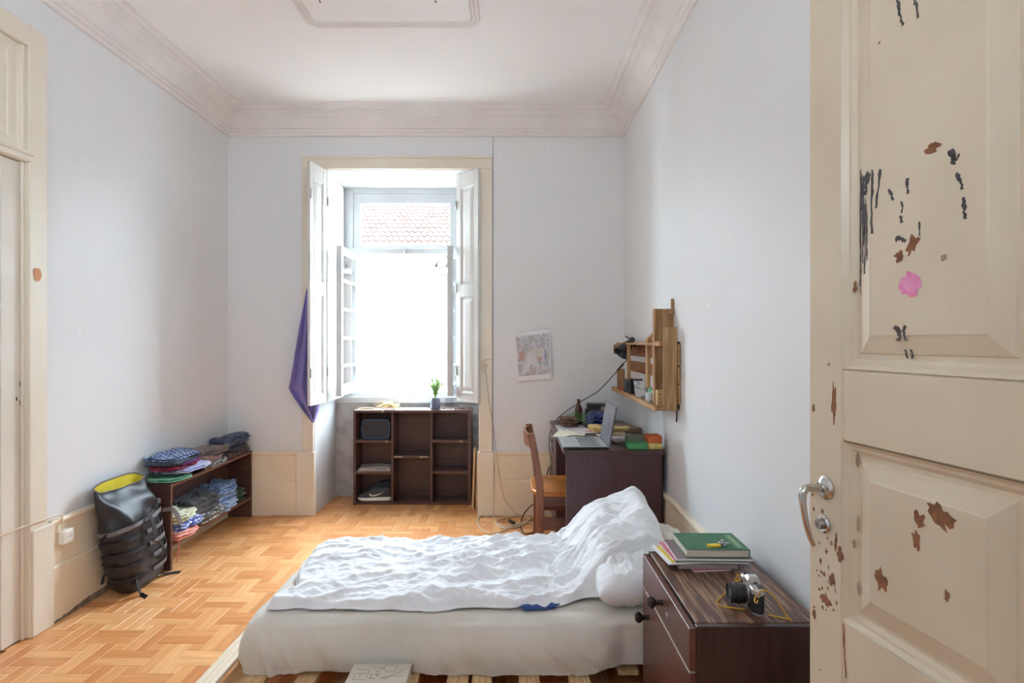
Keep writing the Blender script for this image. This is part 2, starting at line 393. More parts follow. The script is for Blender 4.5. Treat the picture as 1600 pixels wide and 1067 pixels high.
# ---- baseboards: cap, upper board, lower board
BT = 0.512
def baseboard(name, a, b, nrm, label):
    """straight baseboard from a to b along the wall, nrm = direction into the room"""
    a, b, nrm = Vector(a), Vector(b), Vector(nrm)
    def pr(pairs): return [[q + nrm * p + Vector((0, 0, z)) for p, z in pairs] for q in (a, b)]
    base = MB().loft(pr([(0, 0.0), (0.026, 0.0), (0.026, 0.272), (0.021, 0.284), (0, 0.284)])).build(name, M_base)
    struct(base, label)
    MB().loft(pr([(0, 0.2845), (0.015, 0.2845), (0.015, 0.480), (0, 0.480)])).build('upper_board', M_base, base)
    MB().loft(pr([(0, 0.4805), (0.018, 0.4805), (0.021, 0.488), (0.024, 0.494), (0.024, 0.504), (0.018, BT), (0, BT)])).build('cap_moulding', M_base, base)
    return base
bl = baseboard('baseboard_left', (XL, 2.722, 0), (XL, YB, 0), (1, 0, 0), 'tall cream baseboard below the left wall')
baseboard('baseboard_back', (XL, YB, 0), (-1.735, YB, 0), (0, -1, 0), 'tall cream baseboard between bookcase and window')
baseboard('baseboard_back', (-0.145, YB, 0), (XR, YB, 0), (0, -1, 0), 'tall cream baseboard behind the wooden chair')
baseboard('baseboard_right', (XR, 0.70, 0), (XR, YB, 0), (-1, 0, 0), 'tall cream baseboard below the right wall')
# crumbling strip of bare render along the foot of the left baseboard
mb = MB(); rr = random.Random(5); pts = []
for k in range(41):
    t = k / 40; y = lerp(2.725, 3.30, t); h = 0.008 + 0.026 * ease(t * 2.2) + 0.012 * abs(NZ(t * 14, 0, 0)) + 0.008 * NZ(t * 40, 3, 0)
    pts.append((y, h))
mb.prism([(XL + 0.0262, pts[0][0], 0.0)] + [(XL + 0.0262, y, h) for y, h in pts] + [(XL + 0.0262, pts[-1][0], 0.0)], (0.0012, 0, 0))
mb.build('bare_patch', M_dirt, bl)

# ---- window casing with plinth blocks, left door casing
def casing(name, boxes, m, label, bevel=0.004):
    first = None
    for nm, bx_ in boxes:
        o = MB().box(*bx_).build(nm if first is not None else name, m, first, bevel=bevel)
        if first is None: first = struct(o, label)
    return first
cw = casing('trim_5', [
    ('head', (-1.69, -0.16, YB - 0.022, YB + 0.01, OZ, 2.89)),
    ('post', (-1.69, OX0, YB - 0.022, YB + 0.01, BT, OZ)),
    ('post', (OX1, -0.16, YB - 0.022, YB + 0.01, BT, OZ)),
    ('plinth_block', (-1.735, OX0 + 0.012, YB - 0.034, YB + 0.01, 0.0, BT)),
    ('plinth_block', (OX1 - 0.012, -0.145, YB - 0.034, YB + 0.01, 0.0, BT))], M_trim, 'cream painted wooden window surround')
MB().box(-1.69, -0.16, YB - 0.030, YB, 2.872, 2.894).build('head_bead', M_trim, cw, bevel=0.003)
for x in (OX0 + 0.012, OX1 - 0.012):               # lining of the window recess, white
    pass
mb = MB(); mb.box(OX0, OX0 + 0.004, YB, YB + 0.535, 0.0, OZ); mb.build('reveal_lining', M_white, cw)
mb = MB(); mb.box(OX1 - 0.004, OX1, YB, YB + 0.535, 0.0, OZ); mb.build('reveal_lining', M_white, cw)
mb = MB(); mb.box(OX0, OX1, YB, YB + 0.535, OZ - 0.004, OZ + 0.002); mb.build('reveal_lining', M_white, cw)
cl = casing('trim_6', [
    ('post', (XL - 0.06, XL + 0.026, DY1, 2.690, 0.0, DZ + 0.10)),
    ('post', (XL - 0.06, XL + 0.026, 1.60, DY0, 0.0, DZ + 0.10)),
    ('head', (XL - 0.06, XL + 0.026, DY0, DY1, DZ, DZ + 0.10))], M_trim, 'cream casing round the panelled door')
MB().box(XL, XL + 0.034, DY1 + 0.008, 2.722, 0.0, 0.505).build('plinth_block', M_trim, cl, bevel=0.004)
MB().box(XL - 0.06, XL + 0.030, DY0, DY1 + 0.012, 2.243, 2.275).build('transom_rail', M_trim, cl, bevel=0.006)
MB().box(XL - 0.06, XL + 0.034, DY0, DY1 + 0.02, 2.275, 2.292).build('transom_rail', M_trim, cl, bevel=0.005)
MB().box(XL - 0.06, XL + 0.004, DY1 - 0.016, DY1, 0.0, 2.243).build('door_stop', M_trim, cl, bevel=0.003)
MB().box(XL - 0.06, XL + 0.010, DY1 - 0.022, DY1, 2.292, DZ).build('transom_stile', M_trim, cl, bevel=0.003)
q = Vector((XL + 0.0275, 2.63, 1.72))
mb = MB(); mb.prism([q + Vector((0, 0.024 * math.cos(a) * (1 + .3 * NZ(a, 1, 2)), 0.032 * math.sin(a) * (1 + .4 * NZ(a * 2, 4, 2)))) for a in [k * 2 * PI / 14 for k in range(14)]], (0.0008, 0, 0))
mb.build('paint_chip', mat('orange_chip', srgb(206, 150, 112), rough=0.8), cl)

# ---- raised-panel leaf builder (doors and shutters): local x across, front face at y = 0 facing -y, z up
def panel_leaf(root, Wd, Hh, Tk, stiles, panels, m, z0=0.0, ins=0.07, dep=0.018, lift=0.004, bevel=0.003):
    """stiles: [(x0,x1)], panels: {column: [(z0,z1)]}; rails fill what is left"""
    for a, b in stiles:
        MB().box(a, b, 0, Tk, z0, Hh).build('stile', m, root, bevel=bevel, local=True)
    for c in range(len(stiles) - 1):
        x0, x1 = stiles[c][1], stiles[c + 1][0]; zz = z0
        for (p0, p1) in panels + [(Hh, Hh)]:
            if p0 - zz > 0.001: MB().box(x0 - 0.0005, x1 + 0.0005, 0.0006, Tk, zz, p0).build('rail', m, root, bevel=bevel, local=True)
            zz = p1
        for (p0, p1) in panels:
            rings = []
            for i, d in ((0, 0.0), (ins * .12, dep * .55), (ins * .2, dep * .6), (ins * .32, dep), (ins * .45, dep), (ins * .5, dep * .8),
                         (ins * .95, lift + .002), (ins, lift)):
                rings.append([Vector((x, d, z)) for x, z in ((x0 + i, p0 + i), (x1 - i, p0 + i), (x1 - i, p1 - i), (x0 + i, p1 - i))])
            mb = MB(); mb.loft(rings, caps=False); mb.f.append(tuple(len(mb.v) - 4 + k for k in range(4)))
            mb.box(x0, x1, Tk * .6, Tk * .8, p0, p1)
            mb.build('panel', m, root, local=True)

# left door (closed)
d1 = thing('door_1', 'pale cream panelled door in the left wall', None, (XL - 0.004, 1.715, 0), PI / 2); d1['kind'] = 'structure'
panel_leaf(d1, 0.858, 2.238, 0.04, [(0, 0.098), (0.760, 0.858)], [(0.277, 0.908), (1.0, 1.26), (1.352, 2.137)], M_doorL, z0=0.006, ins=0.06, dep=0.016, lift=0.006)
MB().box(0.836, 0.842, -0.0008, 0.004, 1.125, 1.142).build('keyhole', M_black, d1, local=True)
mb = MB(); mb.box(0.853, 0.8585, -0.001, 0.02, 1.19, 1.215); mb.box(0.853, 0.8585, -0.001, 0.02, 1.10, 1.125); mb.build('latch_plate', M_dirt, d1, local=True)
tp = MB(); tp_ = []
for i, d in ((0.0, 0.0), (0.012, 0.008), (0.05, 0.008), (0.055, 0.013), (0.075, 0.013)):
    tp_.append([Vector((XL - 0.004 - d, y, z)) for y, z in ((DY0 + i, 2.292 + i), (DY1 - 0.02 - i, 2.292 + i), (DY1 - 0.02 - i, DZ - i), (DY0 + i, DZ - i))])
tp.loft(tp_, caps=False); tp.f.append((len(tp.v) - 4, len(tp.v) - 3, len(tp.v) - 2, len(tp.v) - 1)); tp.build('transom_panel', M_trim, cl)

# ---- window: frame, fixed upper light, two casements standing open into the room
M_glass = glass('window_glass', (0.97, 0.985, 0.98), 0.34)
win = thing('window_1', 'tall white casement window standing open to the neighbour roof', None, (-0.95, YB + 0.535, 0.845)); win['kind'] = 'structure'
WY0, WY1 = YB + 0.535, YB + 0.60
def wpart(n, *b, m=M_white, bev=0.003, par=None): return MB().box(*b).build(n, m, par or win, bevel=bev)
wpart('jamb', OX0, -1.44, WY0, WY1, 0.90, OZ); wpart('jamb', -0.50, OX1, WY0, WY1, 0.90, OZ)
wpart('head_rail', -1.44, -0.50, WY0, WY1, 2.742, OZ)
wpart('sill_rail', OX0, OX1, WY0 - 0.02, WY1 + 0.03, 0.845, 0.900); wpart('sill_rail', -1.44, -0.50, WY0 + 0.012, WY1, 0.900, 0.944)
wpart('transom_bar', -1.46, -0.48, WY0 - 0.022, WY1, 2.190, 2.243)
tl = wpart('light_frame', -1.44, -1.375, WY0 + 0.012, WY1 - 0.005, 2.243, 2.742)
wpart('light_frame', -0.565, -0.50, WY0 + 0.012, WY1 - 0.005, 2.243, 2.742)
wpart('light_frame', -1.375, -0.565, WY0 + 0.012, WY1 - 0.005, 2.655, 2.742); wpart('light_frame', -1.375, -0.565, WY0 + 0.012, WY1 - 0.005, 2.243, 2.272)
wpart('pane', -1.375, -0.565, WY0 + 0.03, WY0 + 0.034, 2.272, 2.655, m=M_glass, bev=0)
def sash(x0, x1):
    y1, y0 = WY0 - 0.004, WY0 - 0.482; z0, z1 = 0.952, 2.186; s = 0.05
    st = wpart('sash', x0, x1, y0, y0 + s, z0, z1)
    wpart('sash_stile', x0, x1, y1 - s, y1, z0, z1, par=st)
    wpart('sash_rail', x0, x1, y0 + s, y1 - s, z0, z0 + 0.085, par=st); wpart('sash_rail', x0, x1, y0 + s, y1 - s, z1 - s, z1, par=st)
    zs = [1.195, 1.43, 1.67, 1.91]
    for z in zs: wpart('muntin', x0 + .008, x1 - .008, y0 + s, y1 - s, z - 0.011, z + 0.011, par=st, bev=0.002)
    ed = [z0 + .085] + zs + [z1 - s]
    for a, b in zip(ed, ed[1:]): wpart('pane', x0 + .020, x0 + .024, y0 + s, y1 - s, a + .011, b - .011, m=M_glass, bev=0, par=st)
    for z in (1.1, 1.55, 2.02): MB().lathe([(0.007, -0.03), (0.007, 0.03)], ((x0 + x1) / 2, y1 + 0.003, z), 10).build('hinge', M_steel, st)
sash(-1.440, -1.395); sash(-0.530, -0.485)
mb = MB(); mb.lathe([(0.006, -0.02), (0.010, -0.012), (0.010, 0.012), (0.006, 0.02)], (-0.965, WY0 - 0.03, 2.205), 10); mb.build('bolt_keeper', M_steel, win)

def shutter(label, a, b, Tk, z0=0.906, z1=2.782):
    """leaf standing from hinge a to free edge b (plan points); its front face looks to the left of a->b"""
    a, b = Vector((*a, 0)), Vector((*b, 0)); d = b - a; Wd = d.length; ang = math.atan2(d.y, d.x)
    r = thing('window_shutter', label, 'shutter', (a.x, a.y, z0), ang, 'window shutters')
    hh = z1 - z0; s = Wd * 0.20 if Wd < .4 else .09
    panel_leaf(r, Wd, hh, Tk, [(0, s), (Wd - s, Wd)], [(0.075, 0.86), (0.96, hh - 0.12)], M_shut, ins=0.045, dep=0.012, lift=0.003, bevel=0.002)
    for z in (0.25, hh / 2, hh - 0.25): MB().lathe([(0.006, -0.035), (0.006, 0.035)], (0.0, -0.004, z), 8).build('hinge', M_steel, r, local=True)
    return r
shutter('narrow white shutter leaf swung into the room beside the purple towel', (-1.542, 4.205), (-1.494, 4.438), 0.024)
shutter('white shutter leaf folded flat along the window recess behind the open casement', (-1.494, 4.452), (-1.508, 4.930), 0.024)
shutter('white panelled shutter leaf angled into the recess above the potted plant', (-0.463, 4.575), (-0.270, 4.368), 0.030)

# ---- neighbouring building seen through the window
M_stucco = mat('pale_stucco', (0.16, 0.145, 0.139), (0.148, 0.127, 0.12), scale=0.9, rough=0.9, bump=0.1, bscale=12)
M_stucco2 = mat('apricot_stucco', (0.06, 0.038, 0.03), (0.055, 0.034, 0.026), scale=1.2, rough=0.9)
M_tile = mat('terracotta_tiles', (0.042, 0.021, 0.016), (0.028, 0.011, 0.008), scale=5, rough=0.9)
nb = thing('neighbour_house', 'pale stucco house with terracotta tiled roof across the yard', 'building', (-1.0, 9.0, -3.0))
MB().box(-6, 4, 9.0, 15, -3, 2.86).build('wall', M_stucco, nb)
MB().box(-6, 4, 8.86, 9.0, 2.80, 2.90).build('eave', M_stucco, nb, bevel=0.02)
# tile courses: wavy overlapping rows climbing away from the eave
mb = MB(); SL = 0.45; rows = 17; ex = 0.33; nx = 168; x0, x1 = -4.2, 2.2
for r_ in range(rows):
    ya, yb = 8.80 + r_ * ex * 0.912, 8.80 + (r_ + 1) * ex * 0.912 + 0.05
    def zz(y, x, lip): return 2.90 + SL * (y - 8.80) + 0.022 * math.sin(x * 2 * PI / 0.105) + lip + 0.01 * NZ(x * 3, r_, 0)
    top = [[Vector((x0 + (x1 - x0) * k / nx, ya, zz(ya, x0 + (x1 - x0) * k / nx, 0.048))) for k in range(nx + 1)],
           [Vector((x0 + (x1 - x0) * k / nx, yb, zz(yb, x0 + (x1 - x0) * k / nx, 0.008))) for k in range(nx + 1)]]
    mb.loft([[p - Vector((0, -0.01, 0.05)) for p in top[0]], top[0], top[1]], caps=False, closed=False)
rt = mb.build('roof_tiles', M_tile, nb, smooth=True, ang=50); rt['kind'] = 'stuff'
wg = thing('house_wing', 'apricot side wing with a tiled eave beyond the open casement', 'building', (-0.9, 8.6, -3.0))
MB().box(-1.17, 0.2, 8.45, 8.86, -3, 2.52).build('wall', M_stucco2, wg)
mb = MB()
for k in range(9):
    x = -1.22 + k * 0.16
    mb.tube([(x, 8.30, 2.56), (x, 8.86, 2.68)], 0.07, n=10)
t_ = mb.build('eave_tiles', M_tile, wg, smooth=True); t_['kind'] = 'stuff'
MB().box(-1.24, 0.2, 8.34, 8.86, 2.44, 2.52).build('eave_board', M_stucco, wg)
struct(MB().box(-30, 30, YB + 0.7, 40, -3.1, -3.0).build('ground', mat('yard_paving', srgb(190, 184, 176), rough=0.9)))

# ================================================================== FURNITURE
# ---- right-hand door leaf swung back towards the wall
LA = math.atan2(-0.481, 0.082)
door = thing('door_2', 'worn cream panelled door leaf with chipped paint and chrome lever', None, (0.731, 1.355, 0), LA); door['kind'] = 'structure'
panel_leaf(door, 0.61, 2.46, 0.042, [(0, 0.108), (0.502, 0.61)], [(0.14, 0.60), (0.769, 1.174), (1.338, 2.32)], M_doorR, z0=0.008, ins=0.075, dep=0.018, lift=0.002, bevel=0.004)
def DT(px, py):
    """point of the leaf's face for a pixel of the photograph: (distance from the free edge, height)"""
    q = 145.4 + 0.2385 * (px - 1264); Y = 1.355 * 145.4 / q
    return (1.355 - Y) / 0.481 * 0.488, H - (py - CY) * Y / F
def patch(px, py, w, h, seed, m, name, dep=0.0, jag=0.75, n=26, rot=0.0):
    t, z = DT(px, py); pts = []
    for k in range(n):
        a = 2 * PI * k / n; r = 1 + jag * NZ(math.cos(a) * 1.7, math.sin(a) * 1.7, seed) + 0.45 * NZ(math.cos(a) * 5, math.sin(a) * 5, seed + 3)
        x, y = w / 2 * r * math.cos(a), h / 2 * r * math.sin(a)
        pts.append(Vector((t + x * math.cos(rot) - y * math.sin(rot), dep - 0.0002, z + x * math.sin(rot) + y * math.cos(rot))))
    MB().prism(pts, (0, -0.0006, 0)).build(name, m, door, local=True)
def stroke(pix, w, m, name, dep=0.0, seed=0.0):
    c = [Vector((*DT(*p), 0)) for p in pix]; pts = curve_pts(c, 6) if len(c) > 1 else c; L_, R_ = [], []; N_ = len(pts)
    for i, p in enumerate(pts):
        d = (pts[min(i + 1, N_ - 1)] - pts[max(i - 1, 0)]).normalized(); nrm = Vector((-d.y, d.x, 0)); t = i / (N_ - 1)
        ww = w * (.55 + .9 * abs(NZ(i * .9, w * 900 + seed, p.x * 31))) * (.35 + .65 * math.sin(PI * min(1, t * 1.25 + .12)) if t < .7 else .75)
        sh = nrm * w * .35 * NZ(i * .8, p.x * 77, seed)
        L_.append(p + sh + nrm * ww / 2); R_.append(p + sh - nrm * ww / 2)
    poly = [Vector((p.x, dep - 0.0002, p.y)) for p in L_ + R_[::-1]]
    MB().prism(poly, (0, -0.0006, 0)).build(name, m, door, local=True)
FD = 0.002
for i, (px, py, w, h, rt_) in enumerate([(1468, 808, .058, .034, -.6), (1435, 812, .020, .028, .3), (1430, 843, .016, .030, .1), (1374, 905, .028, .05, .2), (1478, 932, .009, .018, 0),
                                        (1404, 400, .022, .019, 0), (1425, 380, .018, .040, -.5)]):
    patch(px, py, w, h, i + 1, M_chip, 'paint_chip', FD, rot=rt_)
for i, (px, py, w, h) in enumerate([(1303, 628, .014, .072), (1271, 638, .009, .016), (1306, 848, .008, .030), (1313, 868, .016, .036), (1290, 938, .034, .022), (1273, 960, .010, .022),
                                    (1300, 905, .022, .022)]):
    patch(px, py, w, h, i + 21, M_chip, 'paint_chip', 0.0, jag=0.7)
for i, (pts, w) in enumerate([([(1349, 756), (1352, 800), (1354, 850), (1356, 900), (1358, 950)], .009), ([(1318, 975), (1319, 1010), (1322, 1060)], .005)]):
    stroke(pts, w, M_chip, 'paint_chip', 0.0138 if i == 0 else 0.0)
patch(1455, 232, .030, .019, 41, M_chip, 'paint_chip', FD); patch(1473, 402, .010, .012, 42, M_dirt, 'paint_chip', FD)
patch(1421, 445, .050, .046, 44, M_pink, 'pink_smudge', FD, jag=.5, n=24)
for i, (pts, w) in enumerate([
    ([(1362, 265), (1361, 300), (1361, 365)], .009), ([(1374, 264), (1372, 285), (1367, 325)], .009), ([(1354, 268), (1352, 290), (1350, 305)], .016),
    ([(1387, 296), (1391, 303), (1394, 313)], .008), ([(1417, 278), (1416, 290), (1418, 302)], .009), ([(1406, 315), (1409, 322), (1407, 333)], .006),
    ([(1405, 337), (1408, 348)], .009), ([(1435, 346), (1436, 368)], .005), ([(1484, 234), (1489, 246), (1486, 257)], .014), ([(1480, 236), (1492, 250), (1497, 240)], .008),
    ([(1493, 270), (1498, 282), (1502, 296)], .009), ([(1504, 308), (1505, 325), (1507, 342)], .011), ([(1398, 376), (1406, 372), (1413, 378)], .013),
    ([(1400, 0), (1404, 20), (1409, 40)], .010), ([(1427, 0), (1431, 12), (1433, 28)], .008), ([(1374, 65), (1371, 69)], .006),
    ([(1396, 510), (1404, 522), (1403, 533)], .014), ([(1412, 508), (1411, 520), (1414, 533)], .010)]):
    stroke(pts, w, M_ink, 'paint_drip', FD)
for i, pts in enumerate([[(1404, 530), (1406, 545), (1409, 560), (1410, 576)], [(1414, 530), (1415, 545), (1418, 560), (1421, 576)]]):
    stroke([(a, b) for a, b in pts[:3]], .009, M_ink, 'paint_drip', 0.0125)
rs = random.Random(21)
for i in range(16):                                   # dry-brushed black smear down the moulding
    px = 1333 + rs.uniform(0, 18); y0_ = rs.uniform(258, 330) + (px - 1333) * 1.0; y1_ = y0_ + rs.uniform(50, 170) * (1.2 - (px - 1333) / 24)
    t_, _ = DT(px, 350); u_ = (t_ - .108) / .075
    d_ = interp([(0, 0), (.12, .0099), (.2, .0108), (.32, .018), (.45, .018), (.5, .0144), (.95, .004), (1, .002)], u_) - .0006
    stroke([(px, y0_), (px + rs.uniform(-1, 1), (y0_ + y1_) / 2), (px + rs.uniform(-1, 1), y1_)], rs.uniform(.0018, .0048), M_ink, 'paint_smear', d_, i)
for i in range(34):                                   # small knocks round the lock and along the stile
    px, py = (rs.gauss(1291, 9), rs.gauss(900, 34)) if i < 24 else (rs.uniform(1268, 1312), rs.uniform(560, 1050))
    if 1266 < px < 1313: patch(px, py, rs.uniform(.003, .008), rs.uniform(.004, .012), 100 + i, M_chip if i % 3 else M_dirt, 'paint_chip', 0.0, jag=.8, n=10)
patch(1330, 448, .010, .026, 61, M_chip, 'paint_chip', 0.010)
for i, (px, py, h) in enumerate([(1335, 590, .03), (1334, 720, .03), (1335, 820, .04), (1336, 920, .03), (1329, 850, .02)]):
    patch(px, py, .008, h, 70 + i, M_dirt, 'paint_chip', 0.0100, jag=.6)
# lever handle and lock
ht, hz = DT(1291, 762)
RY = Matrix.Rotation(PI / 2, 4, 'X')               # turns the lathe axis to local -y
rose = MB().lathe([(0.027, 0.0), (0.027, 0.004), (0.022, 0.008), (0.012, 0.010), (0.011, 0.014)], (ht, 0, hz), 28, RY).build('handle_rose', M_steel, door, smooth=True, local=True)
hx, hw, dep_ = ht, 0.010, 0.060
lev = [(hx, -0.006, hz), (hx, -0.030, hz + .001), (hx, -0.050, hz + .002), (hx + .001, -0.060, hz - .004), (hx + .002, -0.064, hz - .020), (hx + .004, -0.062, hz - .05), (hx + .006, -0.056, hz - .085), (hx + .008, -0.046, hz - .118), (hx + .009, -0.040, hz - .130)]
MB().tube(curve_pts(lev, 5), [0.0095] * 16 + [0.0095 - 0.005 * k / 24 for k in range(25)], n=12).build('lever', M_steel, door, smooth=True, local=True)
ct, cz = DT(1288, 818)
es = MB().lathe([(0.021, 0.0), (0.021, 0.004), (0.017, 0.008), (0.013, 0.008)], (ct, 0, cz), 26, RY).build('lock_rose', M_steel, door, smooth=True, local=True)
cy_ = MB().lathe([(0.0125, 0.0), (0.0125, 0.016), (0.011, 0.018)], (ct, 0, cz), 22, RY).build('lock_cylinder', mat('aged_steel', srgb(160, 150, 142), rough=.3, metal=1), door, smooth=True, local=True)
MB().box(ct - .0012, ct + .0012, -0.0185, -0.017, cz - .007, cz + .003).build('key_slot', M_black, door, local=True)

# ---- eight-hole shelf in the window recess
CY0, CY1 = 4.712, 4.925; cx0, cx1 = -1.359, -0.351; tk = 0.022
cs = thing('cube_shelf', 'dark brown open shelf of eight compartments standing under the window', 'shelf', ((cx0 + cx1) / 2, CY0, 0))
def cpart(n, *b, m=M_dark, bev=0.0012): return MB().box(*b).build(n, m, cs, bevel=bev)
cpart('side_panel', cx0, cx0 + tk, CY0, CY1, 0, 0.789); cpart('side_panel', cx1 - tk - .006, cx1, CY0, CY1, 0, 0.789)
cpart('top_panel', cx0, cx1, CY0 - .002, CY1, 0.789, 0.811, m=M_darkH)
cpart('bottom_panel', cx0 + tk, cx1 - tk - .006, CY0, CY1, 0.004, 0.024, m=M_darkH)
cpart('back_panel', cx0 + tk, cx1 - tk - .006, CY1 - .008, CY1 - .002, 0.024, 0.789)
dvx = [(611 - 800) / 182.5, (672 - 800) / 182.5]
for x in dvx: cpart('divider', x, x + 0.02, CY0 + .002, CY1 - .008, 0.024, 0.789)
cols = [(cx0 + tk, dvx[0]), (dvx[0] + .02, dvx[1]), (dvx[1] + .02, cx1 - tk - .006)]
shz = [[0.532, 0.264], [0.400], [0.534, 0.266]]
for (a, b), zs in zip(cols, shz):
    for z in zs: cpart('shelf', a, b, CY0 + .003, CY1 - .008, z, z + 0.022, m=M_darkH)
def chipped(x, z, w, h, s):
    pts = [Vector((x + w / 2 * math.cos(a) * (1 + .4 * NZ(math.cos(a) * 2, math.sin(a) * 2, s)), CY0 + .0015, z + h / 2 * math.sin(a))) for a in [2 * PI * k / 12 for k in range(12)]]
    MB().prism(pts, (0, .002, 0)).build('chipped_edge', M_chipw, cs)
for i, (x, z, w) in enumerate([(-.985, .411, .05), (-.955, .411, .03), (-.77, .411, .055), (-.735, .411, .03), (-1.075, .543, .03), (-.435, .545, .032)]): chipped(x, z, w, .011, i)

# ---- low bookcase along the left wall
bx0, bx1, by0, by1 = -2.266, -2.085, 3.36, 4.412
bk = thing('low_bookcase', 'low dark brown bookcase by the left wall holding folded clothes', 'bookcase', (bx1, (by0 + by1) / 2, 0))
def bpart(n, *b, m=M_dark): return MB().box(*b).build(n, m, bk, bevel=0.0012)
bpart('side_panel', bx0, bx1, by0, by0 + .02, 0, 0.527); bpart('side_panel', bx0, bx1, by1 - .02, by1, 0, 0.527)
M_shelfY = mat('dark_brown_board_y', srgb(78, 50, 42), srgb(62, 40, 34), scale=5, stretch=(1, 12, 1), rough=.4)
bpart('top_panel', bx0, bx1, by0 + .02, by1 - .02, 0.505, 0.526, m=M_shelfY); bpart('shelf', bx0, bx1 - .004, by0 + .02, by1 - .02, 0.140, 0.161, m=M_shelfY)
bpart('back_panel', bx0, bx0 + .006, by0 + .02, by1 - .02, 0.161, 0.505)
for y in (by0, by1 - .02): bpart('edge_strip', bx1 - .0004, bx1 + .0015, y + .001, y + .019, 0.0, 0.527, m=M_edge)
bpart('edge_strip', bx1 - .0004, bx1 + .0012, by0 + .02, by1 - .02, 0.506, 0.525, m=M_edge); bpart('edge_strip', bx1 - .0044, bx1 - .002, by0 + .02, by1 - .02, 0.141, 0.160, m=M_edge)

# ---- desk along the right wall, end panel towards the bed
DZT = 0.770
desk = thing('desk', 'dark brown desk against the right wall with drawers and an end panel', 'desk', (0.60, 3.8, 0))
M_desk = mat('desk_veneer', srgb(82, 55, 58), srgb(72, 47, 50), scale=4, stretch=(10, 10, 1), rough=.36)
def dpart(n, *b, m=M_desk, bev=0.0015, par=None): return MB().box(*b).build(n, m, par or desk, bevel=bev)
dpart('desktop', 0.300, 0.884, 3.187, 4.395, DZT - .028, DZT, m=mat('desk_top_veneer', srgb(84, 60, 58), srgb(70, 50, 48), scale=4, stretch=(10, 1, 10), rough=.3))
dpart('end_panel', 0.318, 0.872, 3.200, 3.224, 0.0, DZT - .028)
dpart('edge_strip', 0.3145, 0.3185, 3.1985, 3.2255, 0.0, DZT - .028, m=mat('desk_edge', srgb(104, 82, 84), rough=.35))
dpart('rear_post', 0.862, 0.884, 3.224, 3.26, 0.0, DZT - .028); dpart('modesty_panel', 0.862, 0.878, 3.26, 3.90, 0.25, DZT - .028)
dpart('pedestal', 0.330, 0.872, 3.905, 4.385, 0.03, DZT - .028); dpart('pedestal_foot', 0.345, 0.86, 3.92, 4.37, 0.0, 0.03)
for z0_, z1_ in ((0.575, 0.735), (0.405, 0.568), (0.235, 0.398), (0.04, 0.228)):
    d_ = dpart('drawer', 0.312, 0.330, 3.908, 4.382, z0_, z1_)
    RX = Matrix.Rotation(-PI / 2, 4, 'Y')
    MB().lathe([(0.006, 0), (0.006, .010), (0.013, .014), (0.014, .020), (0.009, .025), (0, .026)], (0.312, 4.145, (z0_ + z1_) / 2), 14, RX).build('knob', mat('dull_metal_knob', srgb(176, 166, 160), rough=.35, metal=1), d_, smooth=True)

# ---- wooden chair pushed under the desk, back to the left
ch = thing('wooden_chair', 'brown wooden chair with orange seat pushed under the desk', 'chair', (0.33, 3.64, 0))
def post(y):
    prof_ = [(0.0, 0.172), (0.20, 0.172), (0.44, 0.176), (0.52, 0.170), (0.62, 0.155), (0.72, 0.138), (0.826, 0.118)]
    rings = []
    for z, x in prof_:
        w = 0.024 if z < .6 else 0.022
        rings.append([Vector((x - w, y - .016, z)), Vector((x + w, y - .016, z)), Vector((x + w, y + .016, z)), Vector((x - w, y + .016, z))])
    MB().loft(rings).build('back_leg', M_chair, ch, bevel=.003)
post(3.440); post(3.840)
for y in (3.445, 3.835): MB().box(0.502, 0.540, y - .018, y + .018, 0, .43).build('front_leg', M_chair, ch, bevel=.003)
def seatf(z):
    pts = []
    for k in range(40):
        a = 2 * PI * k / 40; c, s = math.cos(a), math.sin(a); e = .42
        pts.append(Vector((0.345 + 0.222 * math.copysign(abs(c) ** e, c), 3.64 + 0.222 * math.copysign(abs(s) ** e, s), z)))
    return pts
MB().loft([[p + (Vector((0.345, 3.64, p.z)) - p) * .03 for p in seatf(.432)], seatf(.438), seatf(.458), [p + (Vector((0.345, 3.64, p.z)) - p) * .03 for p in seatf(.463)]]).build('seat', M_seat, ch, smooth=True, ang=30)
M_chairX = mat('chair_rail_wood', srgb(112, 72, 66), srgb(92, 58, 54), scale=6, stretch=(1, 6, 8), rough=.45)
for y in (3.440, 3.840):
    MB().box(0.196, 0.502, y - .011, y + .011, .372, .432).build('apron', M_chairX, ch, bevel=.002)
    MB().box(0.190, 0.502, y - .010, y + .010, .225, .300).build('stretcher', M_chairX, ch, bevel=.002)
for x in (0.172, 0.521): MB().box(x - .011, x + .011, 3.456, 3.822, .372, .432).build('apron', M_chairX, ch, bevel=.002)
for z0_, z1_, xo in ((0.735, 0.822, .120), (0.585, 0.625, .164)):
    def crest(u, v): 
        y = lerp(3.448, 3.832, u); return Vector((xo - .030 * math.sin(PI * u) + (.006 if v < .5 else -.006), y, z0_ if v in (0, 1) else z1_))
    n = 12; rg = []
    for k in range(n + 1):
        u = k / n; y = lerp(3.446, 3.834, u); x = xo - (.034 if z0_ > .7 else .006) * math.sin(PI * u); zt = z1_ - (.010 * (1 - math.sin(PI * u)))
        rg.append([Vector((x - .009, y, z0_)), Vector((x + .009, y, z0_)), Vector((x + .003, y, zt)), Vector((x - .013, y, zt))])
    MB().loft(rg).build('back_rail', M_chair, ch, smooth=True, ang=30)

